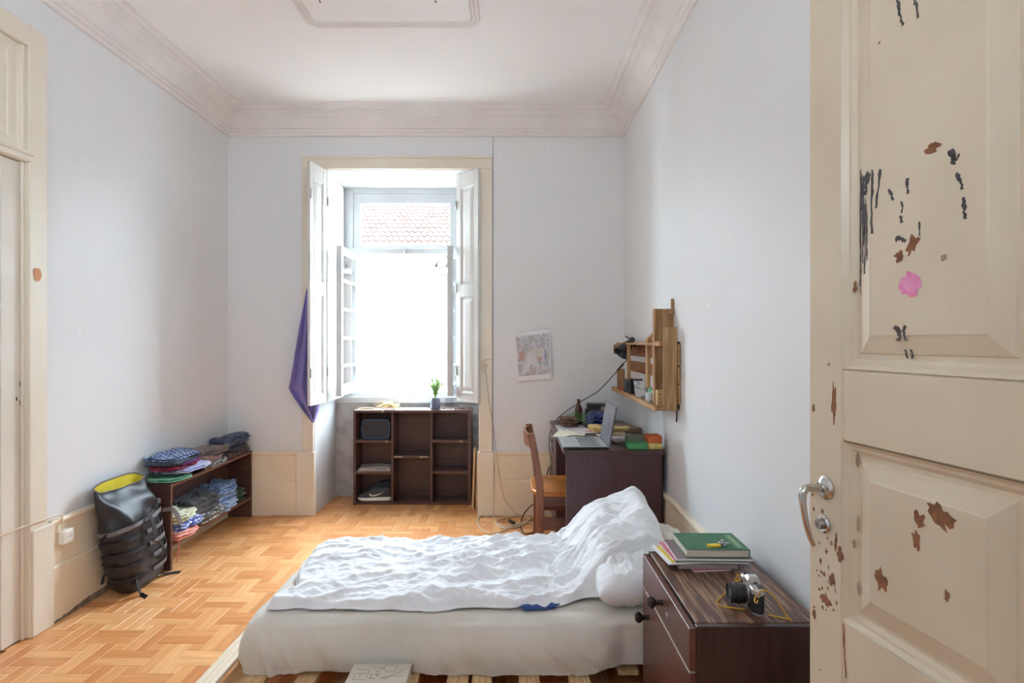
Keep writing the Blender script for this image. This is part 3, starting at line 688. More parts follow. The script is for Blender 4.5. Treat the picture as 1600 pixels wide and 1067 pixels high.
# ---- bedside cabinet in the right foreground
NZT = 0.600; nx0, nx1, ny0, ny1 = 0.520, 0.880, 1.548, 2.105
ns = thing('bedside_cabinet', 'dark brown bedside cabinet with worn top and black hexagonal knobs', 'cabinet', ((nx0 + nx1) / 2, (ny0 + ny1) / 2, 0))
M_cab = mat('cabinet_veneer', srgb(66, 44, 39), srgb(56, 36, 32), scale=5, stretch=(10, 10, 1), rough=.35)
M_cabF = mat('cabinet_front_veneer', srgb(112, 72, 64), srgb(92, 57, 50), scale=5, stretch=(10, 12, 1), rough=.28)
M_worn = mat('worn_cabinet_top', srgb(84, 54, 43), srgb(168, 132, 102), scale=6, stretch=(15, 1.3, 1), rough=.42, lo=.46, hi=.74, bump=.1, bscale=30)
def npart(n, *b, m=M_cab, bev=0.0015, par=None): return MB().box(*b).build(n, m, par or ns, bevel=bev)
npart('side_panel', nx0, nx1, ny0, ny0 + .02, 0, NZT - .002); npart('side_panel', nx0, nx1, ny1 - .02, ny1, 0, NZT - .002)
npart('top_panel', nx0 + .004, nx1, ny0 + .02, ny1 - .02, NZT - .022, NZT, m=M_worn)
npart('bottom_panel', nx0, nx1, ny0 + .02, ny1 - .02, .05, .07); npart('back_panel', nx1 - .008, nx1, ny0 + .02, ny1 - .02, .07, NZT - .022)
npart('front_rail', nx0 + .002, nx0 + .014, ny0 + .02, ny1 - .02, .07, NZT - .022)
dr = npart('drawer', nx0 - .020, nx0 - .001, ny0 + .004, ny1 - .002, .470, .590, m=M_cabF)
dd = npart('cabinet_door', nx0 - .020, nx0 - .001, ny0 + .004, ny1 - .002, .06, .464, m=M_cabF)
npart('pale_edge', nx0 - .0202, nx0 - .001, ny0 + .006, ny1 - .05, .4642, .4652, m=mat('pale_edge_band', srgb(206, 190, 176), rough=.6), bev=0, par=dd)
RX = Matrix.Rotation(-PI / 2, 4, 'Y')
M_knob = mat('black_knob', srgb(40, 32, 32), rough=.22)
for par, y, z in ((dr, 1.83, .532), (dd, 2.010, .392)):
    MB().lathe([(0.009, 0), (0.0075, .010), (0.008, .022), (0.017, .032), (0.0175, .040), (0.010, .048), (0.0, .049)], (nx0 - .020, y, z), 6, RX @ Matrix.Diagonal((1.2, 1.2, 1.05, 1))).build('knob', M_knob, par)
MB().lathe([(0.012, 0), (0.012, .002), (0.007, .003)], (nx0 - .020, 1.775, .514), 16, RX).build('keyhole_plate', M_steel, dr, smooth=True)

# ---- pallets carrying the mattress
pal_x = [(-1.18, -1.105), (-1.005, -.927), (-.815, -.736), (-.62, -.540), (-.435, -.353), (-.245, -.165)]
PT = 0.130
def pallet(label, dx, pale):
    r = thing('wooden_pallet', label, 'pallet', (-.67 + dx, 2.4, 0), 0, 'pallets of the bed base')
    y0_, y1_ = 1.86, 2.94
    for i, (a, b) in enumerate(pal_x):
        ys = 2.125 if b + dx > .48 else y0_ + .004 * (i % 3)          # kept clear of the cabinet
        MB().box(a + dx, b + dx, ys, y1_ - .006 * (i % 2), PT - .020, PT).build('slat', M_pinel if (pale and i == 0) else M_pine, r, bevel=.002)
    for k, y in enumerate((y0_ + .03, 2.36, y1_ - .11)):
        MB().box(-1.18 + dx, min(-.165 + dx, .47 if k == 0 else 9), y, y + .09, PT - .040, PT - .0205).build('cross_board', M_pineX, r, bevel=.002)
        for a in (-1.175, -.72, -.25):
            if k == 0 and a + dx > .4: a -= .35
            MB().box(a + dx, a + .085 + dx, y, y + .09, .020, PT - .0405).build('block', M_pineX, r, bevel=.002)
    for a in (-1.175, -.72, -.25): MB().box(a + dx, a + .085 + dx, 2.125 if a + dx > .4 else y0_ + .02, y1_ - .02, 0.0, .0195).build('bottom_board', M_pine, r, bevel=.002)
pallet('pine pallet with a pale outer slat under the foot of the mattress', 0.0, True)
pallet('pine pallet under the pillow end of the mattress beside the cabinet', 1.03, False)

# ================================================================== SOFT THINGS
def slab(lx, ly, h, seed, wr=0.004, layers=3, k=5.0, crumple=0.0, n=18, out=0.20, freq=9.0, fold=0.010):
    """a folded or crumpled piece of cloth: rounded slab, layered sides, noisy outline, flat underside at z = 0"""
    bm = bmesh.new(); bmesh.ops.create_cube(bm, size=2.0)
    bmesh.ops.subdivide_edges(bm, edges=bm.edges[:], cuts=n, use_grid_fill=True)
    vs = []
    for v in bm.verts:
        x, y, z = v.co
        r = (abs(x) ** k + abs(y) ** k + abs(z) ** 3) ** (1 / k) if k > 0 else 1
        r = max(r, 1e-6); x, y = x / r, y / r; zz = z / max(1.0, (abs(v.co.x) ** k + abs(v.co.y) ** k + abs(z) ** k) ** (1 / k))
        a = math.atan2(y, x); o_ = 1 + out * NZ(math.cos(a) * 1.4, math.sin(a) * 1.4, seed * 3.1) + out * .5 * NZ(math.cos(a) * 4, math.sin(a) * 4, seed * 1.7)
        side = max(abs(x), abs(y)) ** 6
        o_ += side * fold / max(lx, ly) * 8 * (abs(math.sin(PI * layers * (zz + 1) / 2)) - .5)
        X, Yv = x * lx / 2 * o_, y * ly / 2 * o_
        up = (zz + 1) / 2
        Z = h * up * (1 + .35 * NZ(X * 5, Yv * 5, seed)) 
        w = wr * NZ(X * freq * 3, Yv * freq * 3, seed * 2.2)
        if crumple:
            q1 = 1 - 2 * abs(NZ(X * freq, Yv * freq, seed + .5)); q2 = 1 - 2 * abs(NZ(X * freq * 2.3, Yv * freq * 2.3, seed + 4))
            w += crumple * (q1 * .7 + q2 * .4)
            X += crumple * .8 * NZ(X * freq, Yv * freq, Z * freq + 9 + seed); Yv += crumple * .8 * NZ(X * freq, Yv * freq, Z * freq + 29 + seed)
        w += .010 * NZ(X * 11, Yv * 11, seed * 1.3) + .007 * (1 - 2 * abs(NZ(X * 22, Yv * 16, seed + 7)))
        Z += w * ease(up * 1.6)
        vs.append(Vector((X, Yv, max(Z, 0.0))))
    fs = [tuple(v.index for v in f.verts) for f in bm.faces]; bm.free()
    return vs, fs
def cloth_thing(name, label, cat, loc, size, rz, seed, m, group=None, **kw):
    vs, fs = slab(size[0], size[1], size[2], seed, **kw); mb = MB(); mb.add(vs, fs)
    o = mb.build(name, m, None, smooth=True, ang=70); o.location = loc; o.rotation_euler = (0, 0, rz)
    return tag(o, label, cat, group)

# ---- mattress in a white fitted sheet
MX0, MX1, MY0, MY1, MZ0, MZ1 = -1.015, 0.868, 2.120, 2.922, PT + .001, 0.335
def mattress():
    nu, nv, nw = 260, 60, 30; mb = MB(); R_ = 0.032
    def sh(x, y, z):
        # rounded box distance clamp
        c = Vector((max(MX0 + R_, min(MX1 - R_, x)), max(MY0 + R_, min(MY1 - R_, y)), max(MZ0 + .02, min(MZ1 - R_, z))))
        d = Vector((x, y, z)) - c
        if d.length > 1e-6: p = c + d.normalized() * (R_ if z > MZ0 + .03 else R_)
        else: p = c
        up = (z - MZ0) / (MZ1 - MZ0)
        fr = ease((MY0 + .06 - y) / .06); lf = ease((MX0 + .06 - x) / .06)
        u = x * 1.0 + (z - .2) * 1.3
        rid = lambda q: (1 - abs(q)) ** 3
        u2 = x * 1.0 + (z - .2) * (.5 + 1.4 * ease((x + .2) / .8)) + .05 * NZ(x * 3, z * 4, 8)
        w = .016 * NZ(u2 * 4.5, z * 1.5, 1) + (.006 + .010 * ease((x - .1) / .5)) * rid(NZ(u2 * 9, z * 1.2, 5)) + .006 * rid(NZ(u2 * 19, z * 2, 15)) + .003 * NZ(x * 30, z * 14, 3)
        w += .018 * math.exp(-((x + .93 + (z - .2) * .35) / .016) ** 2) + .012 * math.exp(-((x + .85 + (z - .2) * .55) / .018) ** 2)
        keep = 1 - ease((x - .34) / .10)
        bulge = (.030 * math.sin(PI * min(1, max(0, 1 - up))) + .020 * (1 - up)) * keep
        press = 1 - .85 * math.exp(-((x + .49) / .15) ** 4)          # the book leans against the sheet here
        p.y -= fr * press * (w * (1.15 - up * .85) * (.25 + .75 * keep) + bulge)
        p.x -= lf * (.012 * NZ(y * 7, z * 4, 6) + bulge * .8)
        if up > .9: p.z += .004 * NZ(x * 5, y * 5, 2) + .005 * rid(NZ(x * 3 + y * 2, y * 16 - x * 2, 12)) - .004
        if up < .12:
            p.z = MZ0 + .002 + .034 * max(0, NZ(x * 3.4, 0, 4) + .10) * fr + .02 * ease((x - .30) / .15) * fr
        return p
    bm = bmesh.new()
    def face(fn, a, b):
        g = [[bm.verts.new(fn(i / a, j / b)) for i in range(a + 1)] for j in range(b + 1)]
        for j in range(b):
            for i in range(a): bm.faces.new((g[j][i], g[j][i + 1], g[j + 1][i + 1], g[j + 1][i]))
    L_ = lambda a, b, t: a + (b - a) * t
    face(lambda u, v: sh(L_(MX0, MX1, u), MY0, L_(MZ0, MZ1, v)), nu, nw); face(lambda u, v: sh(L_(MX0, MX1, u), MY1, L_(MZ0, MZ1, v)), nu, nw)
    face(lambda u, v: sh(MX0, L_(MY0, MY1, u), L_(MZ0, MZ1, v)), nv, nw); face(lambda u, v: sh(MX1, L_(MY0, MY1, u), L_(MZ0, MZ1, v)), nv, nw)
    face(lambda u, v: sh(L_(MX0, MX1, u), L_(MY0, MY1, v), MZ1), nu, nv); face(lambda u, v: sh(L_(MX0, MX1, u), L_(MY0, MY1, v), MZ0), nu, nv)
    bmesh.ops.remove_doubles(bm, verts=bm.verts, dist=0.0004)
    vs = [v.co.copy() for v in bm.verts]; bm.verts.index_update(); fs = [tuple(v.index for v in f.verts) for f in bm.faces]; bm.free()
    mb.add(vs, fs); return mb.build('mattress', M_sheet, smooth=True, ang=80)
tag(mattress(), 'single mattress in a white fitted sheet lying on the pallets', 'mattress')

# ---- pillows
def pillow(name, label, loc, size, rz, seed, m, tilt=0):
    n = 64; mb = MB(); lx, ly, h = size
    def fn(s):
        def f(u, v):
            x, y = u * 2 - 1, v * 2 - 1; e = (1 - x ** 4) * (1 - y ** 4)
            t = h * .5 * max(0, e) ** .45 + .006 * NZ(x * 4, y * 4, seed) * e
            t += e * (.012 * ((1 - abs(NZ(x * 3.5 + y, y * 6, seed + 2))) ** 3 - .35) + .007 * ((1 - abs(NZ(x * 9, y * 13, seed + 5))) ** 3 - .35)) * 1.6
            pin = 1 - .06 * (1 - abs(x)) * abs(y) ** 3
            return Vector((x * lx / 2 * (1 - .05 * (1 - y * y) * abs(x) ** 6), y * ly / 2 * pin, s * t * (1 + .2 * NZ(x * 3, y * 3, seed + s))))
        return f
    mb.grid(fn(1), n, n); mb.grid(fn(-1), n, n)
    o = mb.build(name, m, smooth=True, ang=80)
    bm = bmesh.new(); bm.from_mesh(o.data); bmesh.ops.remove_doubles(bm, verts=bm.verts, dist=.0006); bmesh.ops.recalc_face_normals(bm, faces=bm.faces); bm.to_mesh(o.data); bm.free()
    o.location = loc; o.rotation_euler = (tilt, 0, rz); return tag(o, label, 'pillow', 'pillows of the bed')
pillow('pillow', 'white pillow bulging out under the rumpled duvet beside the cabinet', (0.520, 2.455, MZ1 + .080), (.38, .66, .165), 0.02, 2, M_duvet)
pillow('pillow', 'cream pillow end showing behind the stacked books', (0.745, 2.70, MZ1 + .062), (.22, .40, .120), 0.15, 5, M_pillow)

# ---- duvet
def duvet():
    nx, ny = 300, 150; mb = MB()
    def left(v): return interp([(0, -.965), (.08, -.985), (.22, -.93), (.32, -.955), (.5, -.985), (.8, -1.0), (1, -.985)], v) + .012 * NZ(v * 9, 2, 5)
    def right(v): return interp([(0, .36), (.10, .44), (.18, .60), (.4, .72), (.8, .745), (1, .70)], v)
    def front(u): return 2.160 + .016 * NZ(u * 6, 0, 3) + .026 * ease((u - .45) / .2) + .06 * ease((u - .86) / .12) + .010 * math.sin(u * 9)
    rid = lambda q, e=2: (1 - abs(q)) ** e
    def base(x, y):
        g = 0.165 * math.exp(-((x - .53) / .20) ** 4) * ease((y - 2.16) / .12)
        g += 0.095 * math.exp(-((x - .64 - .05 * (y - 2.6)) / .085) ** 2) * ease((y - 2.42) / .35)
        g += .030 * ease((x + .05) / .5) * (1 - ease((x - .5) / .2)) * ease((y - 2.5) / .25)
        return g
    def fn(u, v):
        y = lerp(front(u), 2.915 + .010 * NZ(u * 5, 1, 7), v); x = lerp(left(v), right(v), u)
        e = min(u * 1.65, (1 - u) * 1.65, v * .75, (1 - v) * .75)
        lip = ease(e / (.034 + .022 * NZ(x * 7, y * 7, 14)))
        a = .42; xr, yr = x * math.cos(a) + y * math.sin(a), -x * math.sin(a) + y * math.cos(a)
        a2 = -.35; xs, ys = x * math.cos(a2) + y * math.sin(a2), -x * math.sin(a2) + y * math.cos(a2)
        warp = .7 * NZ(x * 2.2, y * 2.2, 11)
        w1 = rid(NZ(xr * 2.2 + warp, yr * 7.0 + warp, 1.3), 3) - .35; w2 = rid(NZ(xr * 5 + warp, yr * 13 - warp, 4.7), 3) - .35
        w3 = rid(NZ(xs * 9 + warp, ys * 17, 8.1), 3) - .35; w4 = rid(NZ(x * 24 + w2, y * 26 + w1, 2.9), 2) - .4
        amp = (.62 + .45 * ease((x + .6) / .6)) * (.3 + .7 * lip)
        wr = (.027 * w1 + .020 * w2 + .012 * w3 + .0075 * w4) * amp
        z = MZ1 + .008 + lip * (.026 + .014 * NZ(x * 2.5, y * 2.5, 6)) + wr * (.2 + .8 * lip) + base(x, y) * (.12 + .88 * lip)
        if v < .12: z += .010 * math.sin(x * 13 + 2) * (1 - v / .12) * lip
        z = max(z, MZ1 + .006)
        return Vector((x + .010 * w3 * (1 - lip), y + .016 * w2 * (1 - lip), z))
    mb.grid(fn, nx, ny)
    o = mb.build('duvet', M_duvet, smooth=True, ang=85, solid=.006)
    return tag(o, 'rumpled white duvet spread over the mattress and heaped on the pillow', 'duvet')
duvet()
c_ = cloth_thing('blue_cloth', 'dark blue cloth peeking out below the front edge of the duvet', 'cloth', (0.105, 2.240, MZ1 + .002), (.15, .11, .010), .05, 31, mat('navy_cloth', srgb(58, 84, 146), rough=.85), n=8)

# ---- clothes
def cm_(name, a, b, scale, kind='noise', st=(1, 1, 1), lo=.4, hi=.6): return mat(name, srgb(*a), srgb(*b), scale=scale, kind=kind, stretch=st, rough=.9, lo=lo, hi=hi, bump=.3, bscale=40, sheen=.1)
C_mint = cm_('mint_cloth', (150, 206, 176), (104, 170, 136), 9); C_green = cm_('dark_green_cloth', (34, 70, 56), (48, 92, 72), 10)
C_lilac = cm_('lilac_cloth', (206, 206, 232), (168, 172, 216), 12); C_red = cm_('crimson_cloth', (186, 42, 74), (142, 30, 62), 14)
C_viol = cm_('violet_cloth', (140, 60, 126), (108, 44, 104), 18); C_plaid = cm_('dark_plaid_cloth', (44, 50, 66), (104, 112, 130), 60, 'check', (1, 1, 3))
C_navy = cm_('navy_plaid_cloth', (64, 78, 116), (140, 158, 192), 50, 'check', (1, 1, 2)); C_taupe = cm_('taupe_cloth', (142, 128, 120), (112, 100, 94), 12)
C_rose = cm_('dusty_rose_cloth', (186, 150, 140), (156, 118, 110), 16); C_stripe = cm_('grey_striped_cloth', (72, 68, 70), (176, 168, 164), 16, 'wave')
C_patt = cm_('brown_spotted_cloth', (196, 160, 146), (58, 42, 44), 70, 'voronoi', lo=.25, hi=.45); C_char = cm_('charcoal_cloth', (48, 48, 56), (66, 66, 76), 10)
C_slate = cm_('slate_denim', (84, 96, 122), (58, 68, 92), 22); C_jacket = cm_('black_grey_cloth', (44, 44, 46), (74, 72, 72), 9)
C_jean = cm_('light_denim', (128, 152, 186), (78, 102, 140), 14, 'wave', lo=.3, hi=.7); C_blue = cm_('pale_blue_cloth', (176, 196, 222), (140, 162, 198), 14)
C_olive = cm_('bottle_green_cloth', (66, 92, 74), (50, 74, 58), 12); C_graypat = cm_('grey_leaf_print', (182, 176, 168), (92, 86, 82), 40, 'voronoi', lo=.3, hi=.5)
C_cream = cm_('cream_print_cloth', (226, 224, 196), (176, 178, 140), 26, lo=.45, hi=.6); C_flor = cm_('blue_floral_cloth', (206, 212, 232), (92, 104, 170), 46, 'voronoi', lo=.3, hi=.55)
C_coral = cm_('coral_cloth', (214, 104, 88), (232, 168, 150), 12)
xm = -2.175; zt = 0.527
GT, GL = 'clothes on top of the low bookcase', 'clothes on the lower shelf of the bookcase'
def shirt(name, label, cat, x, y, z, lx, ly, h, rz, seed, m, g=GT, **k): return cloth_thing(name, label, cat, (x, y, z), (lx, ly, h), rz, seed, m, g, **k)
shirt('folded_shirt', 'mint green folded shirt at the bottom of the front clothes stack', 'clothing', xm + .012, 3.475, zt, .19, .17, .022, .05, 1, C_mint, layers=2)
shirt('folded_shirt', 'dark green folded shirt below the lilac one on the bookcase', 'clothing', xm - .004, 3.545, zt + .0225, .18, .24, .018, .02, 2, C_green, layers=2)
shirt('folded_shirt', 'pale lilac folded shirt with its end drooping over the bookcase edge', 'clothing', xm + .028, 3.590, zt + .041, .22, .30, .022, -.05, 3, C_lilac, layers=2, wr=.008)
shirt('folded_shirt', 'crimson folded shirt in the middle of the front clothes stack', 'clothing', xm - .004, 3.555, zt + .064, .19, .30, .020, .04, 4, C_red, layers=2, wr=.006)
shirt('folded_shirt', 'violet folded shirt resting on the crimson shirt', 'clothing', xm - .002, 3.570, zt + .085, .185, .26, .014, .0, 5, C_viol, layers=2)
shirt('folded_shirt', 'dark checked folded shirt below the topmost blue one', 'clothing', xm - .008, 3.540, zt + .100, .19, .30, .020, .03, 6, C_plaid, layers=3)
shirt('folded_shirt', 'blue checked folded shirt topmost of the front clothes stack', 'clothing', xm - .010, 3.560, zt + .121, .185, .29, .026, -.04, 7, C_navy, layers=2, wr=.010, crumple=0.012)
shirt('crumpled_shirt', 'grey striped shirt lying flat in the middle of the bookcase top', 'clothing', xm + .01, 3.875, zt, .20, .30, .030, .02, 8, C_stripe, crumple=0.009)
shirt('crumpled_shirt', 'dusty pink crumpled shirt on top of the grey striped one', 'clothing', xm + .004, 3.865, zt + .036, .18, .27, .026, .1, 9, C_rose, crumple=0.015)
shirt('crumpled_trousers', 'taupe crumpled trousers heaped in the middle of the bookcase top', 'clothing', xm - .010, 3.925, zt + .066, .17, .30, .034, -.1, 10, C_taupe, crumple=0.018)
shirt('folded_blanket', 'brown and white spotted cloth folded at the far end of the bookcase', 'clothing', xm + .006, 4.225, zt, .19, .30, .040, .0, 11, C_patt, layers=3)
shirt('folded_trousers', 'charcoal folded trousers on the spotted cloth', 'clothing', xm, 4.235, zt + .042, .18, .26, .036, .05, 12, C_char, layers=3)
shirt('crumpled_jeans', 'slate blue jeans heaped highest at the far end of the bookcase', 'clothing', xm - .004, 4.225, zt + .080, .17, .27, .052, -.08, 13, C_slate, crumple=0.019)
zl = 0.162
shirt('crumpled_shirt', 'coral shirt lying nearest on the lower shelf of the bookcase', 'clothing', xm + .018, 3.500, zl, .21, .21, .040, .1, 14, C_coral, GL, crumple=0.012)
shirt('crumpled_shirt', 'blue floral shirt on the coral shirt in the lower shelf', 'clothing', xm + .016, 3.540, zl + .044, .20, .28, .045, .0, 15, C_flor, GL, crumple=0.018)
shirt('crumpled_shirt', 'cream printed shirt on top of the blue floral shirt', 'clothing', xm + .012, 3.505, zl + .095, .19, .23, .045, .1, 16, C_cream, GL, crumple=0.018)
shirt('crumpled_shirt', 'grey leaf print shirt on the lower shelf under the black jacket', 'clothing', xm + .012, 3.815, zl, .19, .26, .055, .0, 17, C_graypat, GL, crumple=0.018)
shirt('crumpled_jacket', 'black and grey jacket piled on the lower shelf', 'clothing', xm + .002, 3.775, zl + .062, .18, .36, .100, .05, 18, C_jacket, GL, crumple=0.030)
shirt('crumpled_shirt', 'pale blue shirt under the light jeans on the lower shelf', 'clothing', xm + .012, 4.055, zl, .19, .22, .060, .0, 19, C_blue, GL, crumple=0.018)
shirt('crumpled_jeans', 'light blue jeans heaped on the lower shelf', 'clothing', xm + .004, 4.050, zl + .066, .18, .24, .105, -.1, 20, C_jean, GL, crumple=0.024)
shirt('rolled_shirt', 'bottle green rolled shirt at the far end of the lower shelf', 'clothing', xm + .0, 4.235, zl, .17, .13, .110, .0, 21, C_olive, GL, crumple=0.009)
mb = MB(); mb.tube(curve_pts([(-2.088, 3.412, .190), (-2.072, 3.410, .185), (-2.066, 3.418, .13), (-2.070, 3.405, .07), (-2.074, 3.398, .035)], 6), .0035, n=6)
tag(mb.build('drawstring', mat('coral_cord', srgb(226, 130, 118), rough=.8), smooth=True), 'coral drawstring dangling from the lower bookcase shelf', 'cord')

# ---- purple towel on the window casing
def towel():
    LB = [(453, 479), (500, 470), (550, 461), (590, 455), (606, 451), (622, 460), (640, 472), (652, 483), (660, 488)]
    RB = [(453, 483), (500, 488), (550, 491), (600, 493), (626, 499), (640, 498), (652, 494), (660, 491)]
    def fn(u, v):
        py = 453 + 207 * v; px = lerp(interp(LB, py), interp(RB, py), u)
        Y = 4.378 - .032 * math.sin(u * PI * 4.4 + v * 3.0) * ease(v * 2.2) - .016 * NZ(u * 5, v * 6, 3) - .020 * ((1 - abs(NZ(u * 3 + v * 5, v * 3, 9))) ** 4) * ease(v * 2) + .030 * (1 - ease(v * 4))
        Y = min(Y, 4.421)
        return P(px, py, Y) + Vector((.003 * NZ(u * 4, v * 12, 1), 0, 0))
    mb = MB(); mb.grid(fn, 26, 60)
    r = thing('towel', 'purple towel hanging from the left side of the window casing', 'towel', P(486, 660, 4.40))
    mb.build('cloth', M_towel, r, smooth=True, ang=85, solid=.005)
    def edge(pts):
        m_ = MB(); m_.tube(curve_pts([P(x, y, d) for x, y, d in pts], 6), .0045, n=6); m_.build('hem', mat('towel_hem', srgb(128, 114, 180), rough=.95), r, smooth=True)
    edge([(452, 607, 4.385), (462, 622, 4.375), (474, 641, 4.372), (488, 659, 4.375)]); edge([(462, 587, 4.365), (470, 580, 4.362), (484, 581, 4.366)])
    MB().lathe([(0.002, 0), (0.002, .03), (.005, .032), (.005, .035)], P(481, 451, 4.428), 8, Matrix.Rotation(PI / 2, 4, 'X')).build('nail', M_steel, r)
towel()

# ---- backpack leaning on the left wall: local x along the wall, front towards local -y
bp = thing('backpack', 'black roll-top backpack with yellow lining leaning against the left wall', 'backpack', (-2.155, 3.145, 0), PI / 2)
BH = 0.60
def bp_ring(z, grow=0.0, n=44, wrk=1.0):
    s = z / BH
    w = interp([(0, .120), (.05, .150), (.25, .176), (.6, .190), (.85, .182), (1.0, .176)], s) + grow
    d = interp([(0, .055), (.06, .085), (.3, .092), (.65, .078), (.85, .046), (1.0, .017)], s) + grow
    cx_ = .030 - .070 * s; cyv = interp([(0, 0.0), (.3, .002), (.7, .026), (1, .068)], s)
    pts = []
    for k in range(n):
        a = 2 * PI * k / n; c, sn = math.cos(a), math.sin(a); e = .62
        x, y = w * math.copysign(abs(c) ** e, c), d * math.copysign(abs(sn) ** e, sn)
        f = wrk * (.014 * NZ(x * 9, z * 9, 2) * ease((s - .5) * 3) + .014 * (1 - 2 * abs(NZ(x * 7 + z * 4, z * 8, 5))) * ease((s - .45) * 4) + .004 * NZ(x * 16, z * 14, 1))
        tilt = (.022 * (-sn) if False else 0)
        zz = z + ease((s - .8) / .2) * (.028 * sn + .018 * c * 0)
        pts.append(Vector((cx_ + x * (1 + f * 2), cyv + y + (f if sn < 0 else 0) * -1.6, zz)))
    return pts
zs = [0.0, .006, .02, .04, .07] + [.10 + .0227 * k for k in range(22)] + [BH]
rings = [bp_ring(z) for z in zs]
rim = rings[-1]; cen = sum(rim, Vector()) / len(rim)
mb = MB(); mb.loft(rings + [[p + (cen - p).normalized() * .004 + Vector((0, 0, .004)) for p in rim]], caps=False); mb.f.append(tuple(range(43, -1, -1)))
mb.build('bag_body', M_bag, bp, smooth=True, ang=60, local=True)
mb = MB(); mb.loft([[p + (cen - p).normalized() * .0045 + Vector((0, 0, .003)) for p in rim], [p + (cen - p).normalized() * .006 - Vector((0, 0, .03)) for p in rim], [cen + (p - cen) * .55 - Vector((0, -.006, .10)) for p in rim]], caps=False)
mb.f.append(tuple(len(mb.v) - 44 + k for k in range(44))); mb.build('lining', M_yel, bp, smooth=True, ang=60, local=True)
mb = MB(); mb.tube([p + Vector((0, 0, .004)) for p in rim], .0045, n=6, closed=True); mb.build('rim_binding', M_web, bp, smooth=True, local=True)
def belt(z, w, a0, a1, m, name='webbing_strap', grow=.011, slope=0.0):
    lo, hi = bp_ring(z, grow, wrk=.5), bp_ring(z + w, grow, wrk=.5); n = len(lo); ks = [k for k in range(a0, a1 + 1)]
    A = [lo[k % n] + Vector((0, 0, slope * (i - len(ks) / 2) / len(ks))) for i, k in enumerate(ks)]; B = [hi[k % n] + Vector((0, 0, slope * (i - len(ks) / 2) / len(ks))) for i, k in enumerate(ks)]
    m_ = MB(); m_.loft([A, B], caps=False, closed=False); m_.build(name, m, bp, local=True, solid=.003)
for z in (.095, .175, .245, .315): (belt(z, .022, 33, 46, M_web, slope=.02), belt(z - .012, .020, 20, 32, M_webk, slope=.01))
belt(.375, .022, 20, 46, M_web, slope=.05)
for k in (36, 39, 41):                                # vertical keeper tapes between the belts
    pts = [bp_ring(z, .008, wrk=.5)[k] for z in [.10 + .02 * i for i in range(15)]]
    m_ = MB(); m_.loft([[p + Vector((-.004, 0, 0)) for p in pts], [p + Vector((.004, 0, 0)) for p in pts]], caps=False, closed=False); m_.build('keeper_tape', M_webk, bp, local=True, solid=.003)
def flatstrap(name, ctrl, w, m, t=.003, wd=(0, 0, 1)):
    pts = curve_pts(ctrl, 6); wd = Vector(wd); m_ = MB(); A, B = [], []
    for i, p in enumerate(pts):
        d = (pts[min(i + 1, len(pts) - 1)] - pts[max(i - 1, 0)]).normalized(); s_ = d.cross(wd); s_ = s_.normalized() if s_.length > 1e-4 else Vector((1, 0, 0))
        A.append(p + s_ * w / 2); B.append(p - s_ * w / 2)
    m_.loft([A, B], caps=False, closed=False); m_.build(name, m, bp, local=True, solid=t)
flatstrap('front_strap', [(.0, -.075, .42), (.004, -.099, .37), (.002, -.112, .30), (.0, -.108, .26)], .028, M_webk, wd=(0, 1, 0))
flatstrap('front_strap', [(.005, -.108, .25), (.035, -.124, .235), (.052, -.130, .20), (.048, -.122, .16), (.03, -.108, .15)], .018, M_webk, wd=(0, 1, 0))
for z, l in ((.36, .06), (.26, .045), (.17, .05)):
    flatstrap('side_strap', [(-.150, -.01, z), (-.160 - l * .6, .0, z + .010), (-.165 - l * 1.1, .012, z - .012), (-.165 - l * 1.35, .014, z - .055)], .022, M_webk, wd=(0, 1, .2))
flatstrap('side_strap', [(.168, -.050, .385), (.200, -.088, .38), (.232, -.100, .34), (.250, -.108, .29), (.258, -.112, .265)], .026, M_web, wd=(0, 1, .2))
flatstrap('shoulder_strap', [(-.085, -.055, .14), (-.105, -.085, .08), (-.115, -.105, .02), (-.125, -.125, .004), (-.145, -.160, .004)], .030, M_webk, wd=(0, 1, .6))
flatstrap('shoulder_strap', [(.130, -.060, .02), (.165, -.085, .006), (.185, -.115, .004), (.190, -.145, .004)], .030, M_webk, wd=(0, 0, 1))
mb = MB(); mb.tube(curve_pts([(-.012, -.116, .262), (.004, -.122, .268), (.014, -.122, .258), (.006, -.120, .246), (-.008, -.118, .250)], 5, True), .0028, n=6, closed=True); mb.build('carabiner', M_steel, bp, smooth=True, local=True)
flatstrap('rear_tape', [(.175, .02, .45), (.165, -.03, .455), (.12, -.060, .44)], .016, M_web, wd=(0, 0, 1))
flatstrap('loop_tape', [(.03, -.066, .415), (.045, -.086, .45), (.068, -.086, .465), (.065, -.070, .425)], .010, M_webk, wd=(0, 1, 0))

# ================================================================== SMALL THINGS
def rod(name, pts, r, m, label=None, cat=None, parent=None, n=8, sm=6, group=None):
    o = MB().tube(curve_pts(pts, sm) if sm else pts, r, n=n).build(name, m, parent, smooth=True, ang=60)
    return tag(o, label, cat, group) if label else o
def FP(px, py, z=0.0):
    Y = F * (H - z) / (py - CY); return P(px, py, Y)
def rbox(name, m, parent, c, s, rz=0.0, bevel=.002, tilt=None, seg=1, local=False, smooth=False):
    M_ = Matrix.Translation(c) @ (tilt or Matrix.Rotation(rz, 4, 'Z'))
    return MB().box(-s[0] / 2, s[0] / 2, -s[1] / 2, s[1] / 2, 0, s[2], M_).build(name, m, parent, bevel=bevel, seg=seg, local=local, smooth=smooth)

